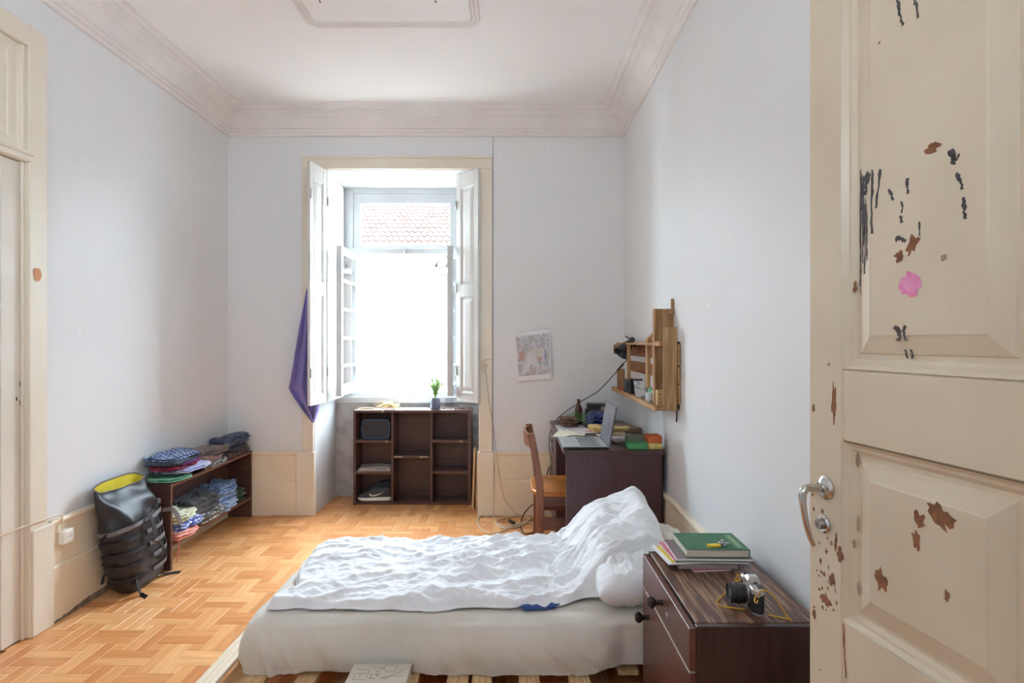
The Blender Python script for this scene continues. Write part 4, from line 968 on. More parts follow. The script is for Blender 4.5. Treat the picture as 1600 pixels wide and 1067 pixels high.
# ---- map on the back wall
pm = thing('wall_map', 'printed city map taped to the back wall above the chair', 'poster', P(833, 597, 4.44))
cor = [(803, 520), (860, 513), (863, 592), (808, 597)]
def pfn(u, v, o_=0.0):
    a = Vector(cor[0]).lerp(Vector(cor[1]), u); b = Vector(cor[3]).lerp(Vector(cor[2]), u); q = a.lerp(b, v)
    return P(q.x, q.y, 4.443 - .016 * (u ** 3) * (v * .7 + .3) - .010 * (v ** 4) - o_)
MB().grid(pfn, 10, 12).build('sheet', M_paper, pm, smooth=True, solid=.0006)
def map_mat():
    m = bpy.data.materials.new('city_map_print'); m.use_nodes = True; nt = m.node_tree; b = nt.nodes['Principled BSDF']; b.inputs['Roughness'].default_value = .8
    tc = nt.nodes.new('ShaderNodeTexCoord'); v = nt.nodes.new('ShaderNodeTexVoronoi'); v.inputs['Scale'].default_value = 42
    v2 = nt.nodes.new('ShaderNodeTexVoronoi'); v2.feature = 'DISTANCE_TO_EDGE'; v2.inputs['Scale'].default_value = 42
    r = nt.nodes.new('ShaderNodeValToRGB'); cr = r.color_ramp; cr.interpolation = 'CONSTANT'
    cols_ = [(170, 168, 174), (198, 196, 200), (164, 172, 180), (190, 174, 168), (206, 204, 208), (176, 172, 186), (172, 180, 174)]
    cr.elements[0].color = (*srgb(*cols_[0]), 1); cr.elements[1].position = 1 / 7; cr.elements[1].color = (*srgb(*cols_[1]), 1)
    for i in range(2, 7): e = cr.elements.new(i / 7); e.color = (*srgb(*cols_[i]), 1)
    sp = nt.nodes.new('ShaderNodeSeparateColor'); r2 = nt.nodes.new('ShaderNodeValToRGB'); r2.color_ramp.elements[0].position = .01; r2.color_ramp.elements[1].position = .04
    mx = nt.nodes.new('ShaderNodeMixRGB'); mx.inputs[1].default_value = (*srgb(228, 227, 230), 1)
    L = nt.links.new; L(tc.outputs['Object'], v.inputs['Vector']); L(tc.outputs['Object'], v2.inputs['Vector']); L(v.outputs['Color'], sp.inputs[0]); L(sp.outputs[0], r.inputs[0])
    L(v2.outputs['Distance'], r2.inputs[0]); L(r2.outputs[0], mx.inputs[0]); L(r.outputs[0], mx.inputs[2]); L(mx.outputs[0], b.inputs['Base Color'])
    return m
MB().grid(lambda u, v: pfn(.05 + .90 * u, .09 + .80 * v, .0012), 10, 12).build('map_print', map_mat(), pm, smooth=True)
def mapshape(poly, m): MB().add([pfn(u, v, .0018) for u, v in poly], [tuple(range(len(poly)))]).build('map_print', m, pm)
mp1 = mat('map_pale', srgb(214, 213, 216), rough=.8); mp2 = mat('map_clay', srgb(190, 158, 146), rough=.8); mp3 = mat('map_sand', srgb(204, 203, 192), rough=.8); mp4 = mat('map_blue', srgb(150, 152, 186), rough=.8)
mapshape([(.36, .46), (.48, .46), (.60, .56), (.62, .66), (.68, .74), (.60, .76), (.44, .66), (.26, .84), (.14, .86), (.20, .72), (.30, .58)], mp1)
mapshape([(.10, .40), (.22, .38), (.28, .48), (.20, .58), (.10, .56)], mp2); mapshape([(.56, .56), (.76, .54), (.74, .62), (.60, .64)], mp2)
mapshape([(.44, .36), (.76, .38), (.76, .54), (.56, .53), (.46, .46)], mp3); mapshape([(.82, .40), (.86, .40), (.86, .60), (.80, .60)], mp4)
mapshape([(.74, .40), (.775, .40), (.765, .78), (.735, .78)], mp1)

# ---- wires on the wall
rod('wall_wire', [(-.154, YB - .004, 3.05), (-.154, YB - .004, 2.2), (-.155, YB - .004, 1.4), (-.154, YB - .004, .80), (-.1535, YB - .004, .52)], .0028, mat('painted_wire', srgb(190, 190, 194), rough=.6),
    'painted wire running down the wall beside the window casing', 'wire')
sk = thing('wall_plug', 'cream round plug with looped lead on the window casing', 'plug', P(758, 573, 4.428))
MB().lathe([(.013, 0), (.017, .005), (.017, .014), (.010, .020)], P(758, 571, 4.4275), 16, Matrix.Rotation(PI / 2, 4, 'X')).build('plug_body', M_cord, sk, smooth=True)
rod('lead', [P(758, 575, 4.418), P(757, 582, 4.414), P(753, 574, 4.413), P(755, 564, 4.415), P(763, 561, 4.418), P(769, 562, 4.424)], .003, M_cord, parent=sk)
rod('thin_wire', [P(759, 576, 4.412), P(762, 610, 4.418), P(766, 640, 4.420), P(771, 668, 4.412), P(774, 700, 4.402), P(780, 740, 4.398), P(787, 776, 4.394), P(797, 792, 4.37), P(808, 803, 4.33), FP(814, 812, .004)], .0016,
    mat('grey_wire', srgb(140, 134, 130), rough=.6), 'thin grey wire hanging from the casing plug to the floor', 'wire')
# ---- socket and cable by the left door
so = thing('wall_socket', 'white surface socket on the baseboard beside the left door', 'socket', (XL + .03, 2.79, .38))
MB().box(XL + .0155, XL + .050, 2.757, 2.825, .378, .448).build('socket_box', M_wcord, so, bevel=.006, seg=2)
MB().lathe([(.022, 0), (.022, .002), (.018, .002), (.018, .0005)], (XL + .050, 2.791, .413), 20, Matrix.Rotation(PI / 2, 4, 'Y')).build('socket_face', M_wcord, so, smooth=True)
for y in (2.783, 2.799): MB().lathe([(.0025, 0), (.0025, .001)], (XL + .0512, y, .413), 8, Matrix.Rotation(PI / 2, 4, 'Y')).build('pin_hole', M_black, so)
rod('wall_cable', [(XL + .030, 1.9, .535), (XL + .031, 2.43, .540), (XL + .031, 2.575, .541), (XL + .033, 2.715, .536), (XL + .030, 2.752, .532), (XL + .029, 2.770, .522), (XL + .028, 2.774, .49), (XL + .028, 2.775, .448)], .0042, M_cord,
    'cream cable crossing the left door to the wall socket', 'cable')

# ---- things in and on the window shelf
sb = thing('storage_tub', 'black plastic tub with blue rim in the upper left compartment', 'box', (-1.18, 4.80, .5545))
def rr(x0, x1, z0, z1, r, y, n=5): return [Vector((p[0], y, p[1])) for p in rrect(x0, x1, z0, z1, r, 0, n)]
tx0, tx1, tz0, tz1 = -1.298, -1.062, .556, .722
MB().loft([rr(tx0, tx1, tz0, tz1, .03, 4.772), rr(tx0 + .004, tx1 - .004, tz0 + .004, tz1 - .004, .03, 4.90)]).build('tub_body', mat('tub_black', srgb(46, 46, 54), rough=.5), sb, smooth=True, ang=40)
MB().tube(rr(tx0, tx1, tz0 + .004, tz1, .03, 4.768), .005, n=8, closed=True).build('rim', mat('tub_rim', srgb(62, 88, 122), rough=.45), sb, smooth=True)
MB().box(tx0 - .012, tx0, 4.766, 4.790, .612, .668).build('clip', mat('tub_rim', (0, 0, 0)), sb, bevel=.003)
for i, (a, w, d, rz, z, c) in enumerate([(-1.19, .28, .19, .03, 0, (206, 200, 190)), (-1.18, .26, .18, -.05, .005, (150, 142, 136)), (-1.185, .27, .18, .05, .010, (220, 214, 204)), (-1.20, .24, .17, -.09, .015, (120, 110, 112)), (-1.19, .25, .17, .10, .020, (198, 190, 182)), (-1.22, .20, .16, .2, .025, (170, 160, 150))]):
    nm = ['lowest cream', 'dark beige', 'off-white', 'dark grey', 'pale grey', 'topmost small'][i]
    vs = MB(); M_ = Matrix.Translation((a, 4.815, .2875 + z)) @ Matrix.Rotation(rz, 4, 'Z')
    vs.box(-w / 2, w / 2, -d / 2, d / 2, 0, .0045, M_)
    tag(vs.build('magazine', mat('magazine_%d' % i, srgb(*c), tuple(x * .8 for x in srgb(*c)), scale=30, rough=.5), bevel=.0008), nm + ' magazine in the middle left compartment of the window shelf', 'magazine', 'magazines in the window shelf')
def sneaker(label, loc, rz, roll=0):
    r = thing('sneaker', label, 'shoe', loc, rz, 'pair of sneakers', rot=(0, roll, rz)); r.scale = (1.02, 1.05, 1.16); Ls = .275
    def prof_(t):   # half width, sole z, height
        return interp([(0, .018), (.08, .036), (.25, .045), (.5, .038), (.75, .036), (.93, .032), (1, .018)], t)
    def hgt(t): return interp([(0, .040), (.1, .055), (.3, .068), (.45, .088), (.58, .102), (.72, .098), (.9, .104), (1, .098)], t)
    def ring(t, z0, z1, k, n=20, off=0.0):
        w = prof_(t) + off; out = []
        for i in range(n):
            a = 2 * PI * i / n; c, s_ = math.cos(a), math.sin(a)
            out.append(Vector((t * Ls - .14, w * math.copysign(abs(c) ** k, c), lerp(z0, z1, (math.copysign(abs(s_) ** k, s_) + 1) / 2))))
        return out
    ts = [0, .02, .06, .12, .2, .3, .4, .5, .6, .7, .8, .9, .96, 1.0]
    MB().loft([ring(t, .002 + .012 * (1 - ease(t * 6)), .028 + .004 * ease(t), .45, off=.003) for t in ts]).build('sole', mat('sneaker_sole', srgb(222, 220, 214), rough=.6), r, smooth=True, ang=50, local=True)
    MB().loft([ring(t, .026, hgt(t), .8) for t in ts]).build('upper', mat('sneaker_upper', srgb(74, 74, 78), srgb(58, 58, 62), scale=160, rough=.8), r, smooth=True, ang=50, local=True)
    MB().lathe([(.030, 0), (.024, .006), (.020, .004), (0, .002)], (0.072, 0, .100), 16, Matrix.Diagonal((1.5, .8, 1, 1))).build('collar', mat('sneaker_collar', srgb(44, 44, 48), rough=.85), r, smooth=True, local=True)
    for k in range(4):
        t = .36 + .06 * k; x = t * Ls - .14; h_ = hgt(t); MB().tube(curve_pts([(x, -.026, h_ - .016), (x + .004, -.012, h_ + .001), (x + .006, .012, h_ + .001), (x + .002, .026, h_ - .016)], 4), .0026, n=6).build('lace', mat('grey_lace', srgb(120, 120, 122), rough=.9), r, smooth=True, local=True)
    # white curved side mark
    def sidep(t, z):
        w = prof_(t); zz = (z - .026) / (hgt(t) - .026) * 2 - 1; c = max(0, 1 - abs(zz) ** (1 / .8) ** 1) ; c = math.sqrt(max(0, 1 - min(1, abs(zz)) ** 2.5)) ** .8
        return Vector((t * Ls - .14, -(w * c + .0015), z))
    top = [(.80, .074), (.66, .058), (.54, .049), (.44, .050), (.37, .060)]; bot = [(.80, .0735), (.66, .052), (.53, .040), (.42, .040), (.36, .054)]
    n = len(top); MB().add([sidep(*q) for q in top] + [sidep(*q) for q in bot], [(i, i + 1, n + i + 1, n + i) for i in range(n - 1)]).build('side_mark', mat('sneaker_white', srgb(236, 236, 234), rough=.5), r, local=True, solid=.0012)
    return r
sneaker('dark grey sneaker with white sole at the front of the lower left compartment', (-1.185, 4.765, .0245), .02)
sneaker('dark grey sneaker tucked behind its pair in the lower left compartment', (-1.180, 4.862, .0400), .05, -.13)
# dried grass bunch
dg = thing('dried_grass', 'bunch of pale dried grass lying on the window shelf', 'plant', (-1.10, 4.79, .812)); rg_ = random.Random(11)
M_straw = mat('straw', srgb(226, 208, 160), srgb(200, 176, 124), scale=30, rough=.9)
for k in range(22):
    a = rg_.uniform(2.6, 4.4); l = rg_.uniform(.08, .19); b0 = Vector((-1.02, 4.80, .815)); e = b0 + Vector((math.cos(a) * l, math.sin(a) * l * .62, rg_.uniform(.0, .03)))
    e.z = max(e.z, .814) if e.y > 4.712 else .806 - rg_.uniform(0, .02); m_ = (b0 + e) / 2 + Vector((0, 0, .03 + rg_.uniform(0, .02)))
    rod('stalk', [b0 + Vector((rg_.uniform(-.02, .03), rg_.uniform(-.02, .02), rg_.uniform(0, .02))), m_, e], [.0022] * 13, M_straw, parent=dg, n=5)
for k in range(16):
    a = rg_.uniform(0, 2 * PI); c0 = Vector((-1.02 + rg_.uniform(-.03, .03), 4.80 + rg_.uniform(-.03, .03), .835)); rod('seed_head', [c0, c0 + Vector((math.cos(a) * .03, math.sin(a) * .03, rg_.uniform(0, .03)))], [.004] * 7, M_straw, parent=dg, n=5)
tag(rbox('paper_sheet', M_paper, None, (-.875, 4.80, .8115), (.26, .14, .003), .05, bevel=0), 'white paper sheet lying on the window shelf', 'paper')
pp = thing('potted_plant', 'small feathery green plant in a cut bottle on the window shelf', 'plant', (-.667, 4.785, .811))
MB().lathe([(.040, 0), (.042, .004), (.042, .085), (.036, .096), (.033, .096), (.033, .086), (0, .086)], (-.667, 4.785, .8112), 24).build('pot', mat('bottle_pot', srgb(92, 96, 112), srgb(150, 156, 170), scale=14, kind='wave', stretch=(.1, .1, 4), rough=.3), pp, smooth=True)
MB().lathe([(.032, .080), (.030, .090), (0, .092)], (-.667, 4.785, .8112), 18).build('soil', mat('soil', srgb(70, 58, 48), rough=1), pp, smooth=True)
M_leaf = mat('feathery_leaf', srgb(150, 182, 112), srgb(112, 152, 82), scale=20, rough=.7)
mbl = MB()
for k in range(14):
    a = rg_.uniform(0, 2 * PI); l = rg_.uniform(.11, .18); sp_ = rg_.uniform(.015, .075); b0 = Vector((-.667 + rg_.uniform(-.008, .008), 4.785 + rg_.uniform(-.008, .008), .898))
    pts = [b0, b0 + Vector((math.cos(a) * sp_ * .3, math.sin(a) * sp_ * .3, l * .5)), b0 + Vector((math.cos(a) * sp_ * 1.2, math.sin(a) * sp_ * 1.2, l))]
    st_ = curve_pts(pts, 7); rod('stem', pts, [.0018] * 13, M_leaf, parent=pp, n=5)
    for i, q in enumerate(st_[4:]):
        for j in range(8):
            b = rg_.uniform(0, 2 * PI); ln = rg_.uniform(.018, .034); d = Vector((math.cos(b), math.sin(b), .7)).normalized(); sd = d.cross(Vector((0, 0, 1))).normalized() * .0024
            mbl.add([q - sd, q + sd, q + d * ln * .6 + sd * 1.2, q + d * ln, q + d * ln * .6 - sd * 1.2], [(0, 1, 2, 3, 4)])
lf = mbl.build('leaves', M_leaf, pp); lf['kind'] = 'stuff'
cu = MB().lathe([(.030, 0), (.033, .002), (.038, .098), (.0365, .098), (.0315, .004), (0, .003)], (-.545, 4.785, .8112), 24).build('plastic_cup', glass('clear_plastic', (.93, .94, .95), .25), None, smooth=True)
tag(cu, 'clear plastic cup beside the potted plant', 'cup')
for i, (x, y, rz, l, lab) in enumerate([(-.605, 4.755, .5, .06, 'short brown twig between plant and cup'), (-.455, 4.77, .35, .09, 'brown twig near the right end of the window shelf'), (-.43, 4.80, -.2, .05, 'small dark twig behind the brown one on the window shelf')]):
    tag(MB().tube(curve_pts([(x - l / 2 * math.cos(rz), y - l / 2 * math.sin(rz), .8165), (x, y, .822), (x + l / 2 * math.cos(rz), y + l / 2 * math.sin(rz), .819)], 5), [.004 + .002 * math.sin(k) for k in range(11)], n=7).build('twig', mat('twig_brown', srgb(138, 92, 76), srgb(96, 60, 50), scale=40, rough=.8), smooth=True), lab, 'twig')
tag(MB().tube(curve_pts([(-1.33, 4.78, .8155), (-1.27, 4.80, .819), (-1.20, 4.79, .8155)], 5), [.004, .005, .006, .007, .007, .008, .007, .006, .006, .005, .003], n=7).build('twig', M_straw, smooth=True), 'pale dry husk at the left end of the window shelf', 'twig')
for i, (x, zt_, lab) in enumerate([(-.328, .500, 'pine board leaning upright beside the window shelf'), (-.300, .480, 'second narrow pine board next to the casing plinth')]):
    M_ = Matrix.Translation((x, 4.60 + .02 * i, 0)) @ Matrix.Rotation(.03, 4, 'Y')
    tag(MB().box(-.008, .008, 0, .10, 0.0005, zt_, M_).build('pine_board', mat('board_pine', srgb(226, 190, 140), srgb(206, 162, 108), scale=5, stretch=(10, 10, 1), rough=.6), bevel=.0015), lab, 'board')

# ---- cables on the floor behind the chair
ec = thing('extension_lead', 'beige extension lead coiled on the floor behind the chair', 'cable', FP(780, 820))
loop = [(835, 817), (818, 817), (800, 822), (786, 829), (769, 832), (756, 829), (747, 820), (747, 811), (755, 805), (766, 804), (773, 808), (775, 816), (780, 820), (794, 823), (811, 819), (822, 814), (826, 810), (820, 807), (806, 807), (790, 809), (779, 813), (776, 818), (784, 823), (800, 825), (820, 818), (832, 809), (838, 803)]
rod('lead', [FP(a, b, .005) + Vector((0, 0, .004 * math.sin(i * 1.1))) for i, (a, b) in enumerate(loop)], .0058, M_cord, parent=ec)
rbox('socket_strip', M_wcord, ec, FP(842, 806) , (.11, .05, .035), .5, .006)
rod('black_cable', [(.29, 4.30, .42), (.22, 4.28, .20), P(826, 794, 4.28), P(817, 806, 4.24), FP(814, 818, .004), FP(815, 828, .004), FP(822, 834, .004), FP(838, 830, .004)], .0045, M_black, 'black cable dropping from the desk to the floor behind the chair', 'cable')
tag(MB().tube([FP(796, 813, .012), FP(803, 817, .012)], [.011, .013], n=8).build('cable_plug', M_black, smooth=True), 'small black plug lying inside the coiled beige lead', 'plug')

# ---- laptop: hinge towards the wall, screen facing the chair
lp = thing('laptop', 'open silver grey laptop on the near edge of the desk', 'laptop', (.43, 3.37, DZT))
LX0, LX1, LY0, LY1 = .296, .566, 3.203, 3.545
MB().box(LX0, LX1, LY0, LY1, DZT + .002, DZT + .014).build('base', mat('laptop_black', srgb(40, 40, 44), rough=.4), lp, bevel=.004)
MB().box(LX0 + .002, LX1 - .002, LY0 + .002, LY1 - .002, DZT + .0135, DZT + .019).build('palm_deck', mat('laptop_silver', srgb(178, 182, 184), rough=.35, metal=.4), lp, bevel=.002)
MB().box(LX0 + .02, LX0 + .085, 3.33, 3.43, DZT + .0188, DZT + .0194).build('touchpad', mat('touchpad_grey', srgb(160, 164, 168), rough=.3), lp)
mb = MB()
for i in range(5):
    for j in range(15): mb.box(LX0 + .108 + i * .024, LX0 + .129 + i * .024, LY0 + .020 + j * .0202, LY0 + .0375 + j * .0202, DZT + .0188, DZT + .0212)
kb = mb.build('keys', mat('laptop_keys', srgb(126, 130, 134), rough=.5), lp); kb['kind'] = 'stuff'
tl_ = Matrix.Translation((LX1 - .004, 0, DZT + .016)) @ Matrix.Rotation(.19, 4, 'Y')
lid = MB().box(0, .009, LY0, LY1, 0, .238, tl_).build('lid', mat('laptop_lid', srgb(84, 84, 90), rough=.4), lp, bevel=.003)
MB().box(-.0008, .001, LY0 + .014, LY1 - .014, .020, .226, tl_).build('display', mat('laptop_screen', srgb(120, 122, 130), srgb(108, 110, 118), scale=6, rough=.25), lid)
MB().tube([(LX1 - .002, LY0 + .03, DZT + .018), (LX1 - .002, LY1 - .03, DZT + .018)], .007, n=10).build('hinge', M_black, lp, smooth=True)
for x in (.315, .330): MB().box(x, x + .010, LY0 - .0006, LY0 + .002, DZT + .006, DZT + .011).build('port', M_black, lp)
# ---- scouring sponges
def sponge(label, x0, x1, y0, y1, z0, z1, c, s): 
    o = MB().box(x0, x1, y0, y1, z0, z1).build('sponge', mat('sponge_' + s, srgb(*c), tuple(q * .8 for q in srgb(*c)), scale=120, rough=.95, bump=.6, bscale=200), bevel=.005, seg=2, smooth=True); tag(o, label, 'sponge', 'sponges on the desk')
sponge('green sponge on the near right corner of the desk', .672, .792, 3.205, 3.285, DZT + .0005, DZT + .038, (84, 160, 100), 'green')
sponge('yellow sponge at the wall under the orange one', .796, .876, 3.203, 3.300, DZT + .0005, DZT + .036, (222, 194, 118), 'yellow')
sponge('orange sponge stacked on the yellow one', .794, .877, 3.210, 3.310, DZT + .0365, DZT + .078, (214, 110, 64), 'orange')
sponge('grey green sponge behind the green one', .690, .790, 3.292, 3.37, DZT + .0005, DZT + .062, (128, 138, 118), 'sage')
# ---- the clutter on the desk
def sheet(name, label, x, y, w, d, rz, m, z=0.001, t=.0012, cat='paper', g='papers on the desk'):
    o = rbox(name, m, None, (x, y, DZT + z), (w, d, t), rz, bevel=0); return tag(o, label, cat, g)
M_prn = mat('printed_paper', srgb(222, 222, 226), srgb(190, 192, 200), scale=26, rough=.8, lo=.5, hi=.62)
M_crm = mat('cream_paper', srgb(232, 226, 204), srgb(220, 212, 186), scale=20, rough=.8)
sheet('paper_sheet', 'white printed sheet near the drawers end of the desk', .430, 3.985, .21, .30, .04, M_prn)
sheet('paper_sheet', 'cream sheet overhanging the chair side of the desk', .395, 3.735, .20, .26, -.25, M_crm, .0024)
sheet('paper_sheet', 'white sheet lying behind the laptop screen', .70, 3.60, .24, .30, .1, M_prn)
sheet('flyer', 'sheet with a magenta blob in front of the brown lump', .500, 3.860, .15, .21, .15, mat('flyer_magenta', srgb(224, 220, 222), srgb(206, 70, 130), scale=9, rough=.6, lo=.56, hi=.6), .0038)
sheet('book', 'brown paperback lying by the wall at the back of the desk', .80, 3.90, .15, .21, .25, mat('brown_cover', srgb(128, 100, 84), srgb(176, 150, 128), scale=14, rough=.6), .001, .030, 'book', 'books on the desk')
sheet('book', 'pale paperback under loose notes behind the laptop', .69, 3.78, .16, .22, -.15, mat('pale_cover', srgb(196, 180, 140), srgb(160, 130, 96), scale=18, rough=.6), .0026, .022, 'book', 'books on the desk')
sheet('notebook', 'grey notebook beside the laptop screen', .72, 3.46, .19, .13, .1, mat('grey_cover', srgb(120, 112, 112), srgb(160, 150, 146), scale=14, rough=.5), .0026, .010, 'book', 'books on the desk')
cloth_thing('crumpled_wrapper', 'yellow crumpled paper beside the laptop', 'paper', (.60, 3.86, DZT + .001), (.10, .14, .030), .3, 41, mat('yellow_paper', srgb(226, 200, 140), srgb(214, 176, 110), scale=14, rough=.7), crumple=.008, n=8)
cloth_thing('crumpled_note', 'pale yellow crumpled note lying on the paperback', 'paper', (.72, 3.76, DZT + .026), (.13, .09, .014), .1, 42, mat('note_yellow', srgb(226, 214, 150), rough=.8), crumple=.005, n=8)
cloth_thing('brown_paper_bag', 'small brown paper lump on the printed sheet', 'bag', (.420, 4.06, DZT + .003), (.11, .10, .060), .2, 43, mat('brown_lump', srgb(146, 118, 96), srgb(104, 80, 64), scale=26, rough=.9), crumple=.012, n=9)
cloth_thing('blue_bag', 'crumpled dark blue plastic bag in front of the black box', 'bag', (.640, 4.10, DZT + .001), (.13, .13, .085), .1, 44, mat('blue_foil', srgb(46, 66, 128), srgb(28, 40, 84), scale=30, rough=.25), crumple=.022, n=10)
bx_ = thing('black_box', 'black cardboard box standing at the back of the desk', 'box', (.67, 4.32, DZT))
MB().box(.592, .745, 4.26, 4.375, DZT + .0005, DZT + .142).build('box_body', mat('box_black', srgb(48, 46, 48), rough=.5), bx_, bevel=.003)
MB().box(.690, .730, 4.2594, 4.261, DZT + .095, DZT + .128).build('box_label', mat('box_sticker', srgb(206, 176, 156), srgb(120, 80, 70), scale=60, rough=.6), bx_)
MB().box(.576, .592, 4.27, 4.35, DZT + .03, DZT + .10).build('box_flap', mat('box_black', (0, 0, 0)), bx_, bevel=.003)
bo = thing('beer_bottle', 'brown glass bottle at the back of the desk', 'bottle', (.515, 4.26, DZT))
MB().lathe([(.026, 0), (.029, .004), (.029, .100), (.026, .118), (.014, .140), (.0125, .172), (.0145, .174), (.0145, .182), (.011, .184)], (.515, 4.26, DZT + .0005), 22).build('bottle_glass', mat('amber_glass', srgb(86, 48, 24), srgb(70, 38, 18), scale=8, rough=.1, spec=.7), bo, smooth=True)
MB().lathe([(.0292, .03), (.0294, .032), (.0294, .085), (.0292, .087)], (.515, 4.26, DZT + .0005), 22).build('bottle_label', mat('bottle_label', srgb(72, 44, 34), rough=.6), bo, smooth=True)
lv = thing('cut_leaves', 'bunch of long green leaves lying across the desk', 'plant', (.53, 4.14, DZT)); M_gl = mat('long_leaf', srgb(126, 172, 104), srgb(90, 138, 76), scale=14, rough=.5)
for k in range(11):
    y0_ = 4.17 + .012 * (k % 4); a = -.5 + .09 * k; st_ = Vector((.40 + .01 * (k % 3), y0_, DZT + .035 + .004 * k)); en = st_ + Vector((.20 + .01 * (k % 4), -.09 + .022 * k, -.028 + .004 * (k % 3)))
    mid = (st_ + en) / 2 + Vector((0, 0, .022)); pts = curve_pts([st_, mid, en], 6); A, B = [], []
    for i, p in enumerate(pts):
        w = .015 * math.sin(PI * (i + .6) / (len(pts) + .6)); A.append(p + Vector((.3 * w, w, 0))); B.append(p - Vector((.3 * w, w, 0)))
    MB().loft([A, B], caps=False, closed=False).build('leaf', M_gl, lv, solid=.0008)
rod('laptop_cable', [(.60, 3.545, DZT + .02), (.63, 3.65, DZT + .055), (.70, 3.85, DZT + .06), (.74, 4.05, DZT + .05), (.79, 4.20, DZT + .02), (.83, 4.38, DZT + .006)], .0035, M_black, 'black cable rising behind the laptop screen', 'cable')
rod('pen_lead', [(.345, 3.60, DZT + .006), (.40, 3.63, DZT + .009), (.46, 3.64, DZT + .006), (.52, 3.60, DZT + .006)], .003, M_black, 'short black lead lying on the cream sheet', 'cable')

# ---- wall shelf made of pallet wood
ps = thing('pallet_wall_shelf', 'wall shelf built from old pallet boards above the desk', 'shelf', (.84, 3.6, 1.025))
def sp(n, *b, m=M_pallet, bev=.002): return MB().box(*b).build(n, m, ps, bevel=bev)
sp('bottom_board', .790, .906, 2.985, 4.255, 1.025, 1.041, m=M_palletY); sp('front_lip', .772, .7895, 2.985, 4.260, 1.022, 1.052, m=M_palletY)
sp('end_board', .818, .892, 2.972, 2.9845, 1.030, 1.478); sp('upright_board', .812, .905, 3.112, 3.128, 1.042, 1.585)
sp('upright_strip', .800, .8115, 3.095, 3.135, 1.042, 1.585, m=M_pallet); sp('spacer', .800, .842, 2.985, 3.094, 1.375, 1.400, m=M_palletY)
sp('wall_batten', .893, .906, 2.955, 2.971, 1.06, 1.165); sp('wall_batten', .893, .906, 2.955, 2.971, 1.172, 1.262); sp('wall_batten', .893, .906, 2.955, 2.971, 1.270, 1.385); sp('wall_batten', .893, .907, 2.972, 2.99, 1.03, 1.40, m=mat('dark_pallet_edge', srgb(70, 52, 40), rough=.8))
sp('stick', .893, .907, 3.085, 3.100, 1.41, 1.640); sp('stick_block', .872, .907, 3.068, 3.0845, 1.555, 1.572)
sp('top_board', .800, .892, 3.136, 4.230, 1.378, 1.392, m=M_palletY); sp('upper_slat', .8925, .9065, 3.136, 4.230, 1.295, 1.3775, m=mat('reddish_pallet', srgb(168, 112, 74), srgb(140, 86, 54), scale=5, stretch=(10, 1, 10), rough=.75))
sp('middle_slat', .8925, .9065, 3.136, 4.230, 1.180, 1.255, m=mat('reddish_pallet', (0, 0, 0)))
sp('front_upright', .786, .806, 3.740, 3.772, 1.140, 1.377); sp('front_upright', .786, .806, 3.205, 3.238, 1.130, 1.377)
sp('end_block', .776, .862, 4.190, 4.215, 1.305, 1.377, m=M_pallet); sp('end_block', .792, .850, 4.140, 4.156, 1.042, 1.195, m=M_pallet)
MB().tube([(.897, 3.0, 1.024), (.897, 3.0, .975), (.893, 2.99, .965)], .004, n=6).build('hook', M_black, ps, smooth=True)
wb_ = thing('drilled_block', 'small pine block with drilled holes standing in the pallet shelf', 'block', (.815, 3.05, 1.042))
MB().box(.800, .832, 3.03, 3.07, 1.042, 1.132).build('block_body', mat('pale_block', srgb(208, 174, 122), srgb(188, 150, 98), scale=8, rough=.7), wb_, bevel=.002)
for z in (1.065, 1.085, 1.108): MB().lathe([(.004, 0), (.004, .0006)], (.816, 3.0302, z), 10, Matrix.Rotation(PI / 2, 4, 'X')).build('drill_hole', M_black, wb_)
hb = thing('wooden_house_box', 'little gabled wooden box with a yellow panel on the pallet shelf', 'ornament', (.835, 3.30, 1.392))
MB().prism([(.806, 3.28, 1.3925), (.876, 3.28, 1.3925), (.876, 3.28, 1.430), (.845, 3.28, 1.452), (.806, 3.28, 1.415)], (0, .05, 0)).build('house_body', M_pallet, hb, bevel=.002)
MB().box(.832, .866, 3.2790, 3.2802, 1.402, 1.428).build('yellow_panel', mat('amber_panel', srgb(232, 184, 90), rough=.4), hb)
oc = thing('old_camera', 'black box camera standing on the pallet shelf', 'camera', (.815, 3.80, 1.042), .35)
MB().box(-.024, .024, -.045, .045, 0, .098).build('camera_body', mat('camera_black', srgb(38, 36, 36), rough=.5), oc, bevel=.004, local=True)
for z_, r_ in ((.06, .024), (.06, .017)): MB().lathe([(r_, 0), (r_, .012 if r_ < .02 else .007), (r_ - .005, .013 if r_ < .02 else .008)], (-.024, 0, z_), 18, Matrix.Rotation(-PI / 2, 4, 'Y')).build('lens_ring', mat('camera_ring', srgb(92, 90, 88), rough=.3, metal=.8) if r_ > .02 else M_black, oc, smooth=True, local=True)
MB().lathe([(.008, 0), (.008, .008)], (0, -.02, .098), 12).build('dial', M_black, oc, smooth=True, local=True)
def leanbox(name, label, cat, c, s, rx, ry, m):
    M_ = Matrix.Translation(c) @ Matrix.Rotation(rx, 4, 'X') @ Matrix.Rotation(ry, 4, 'Y'); o = MB().box(-s[0] / 2, s[0] / 2, -s[1] / 2, s[1] / 2, 0, s[2], M_).build(name, m, bevel=.001); return tag(o, label, cat)
leanbox('booklet', 'white and blue booklet leaning on the pallet shelf', 'book', (.822, 3.50, 1.043), (.066, .012, .118), -.55, 0, mat('booklet_print', srgb(214, 216, 214), srgb(128, 150, 176), scale=22, rough=.5, lo=.5, hi=.6))
leanbox('dark_case', 'dark case leaning behind the old camera', 'case', (.850, 3.70, 1.043), (.06, .030, .105), -.25, 0, mat('case_black', srgb(40, 38, 38), rough=.5))
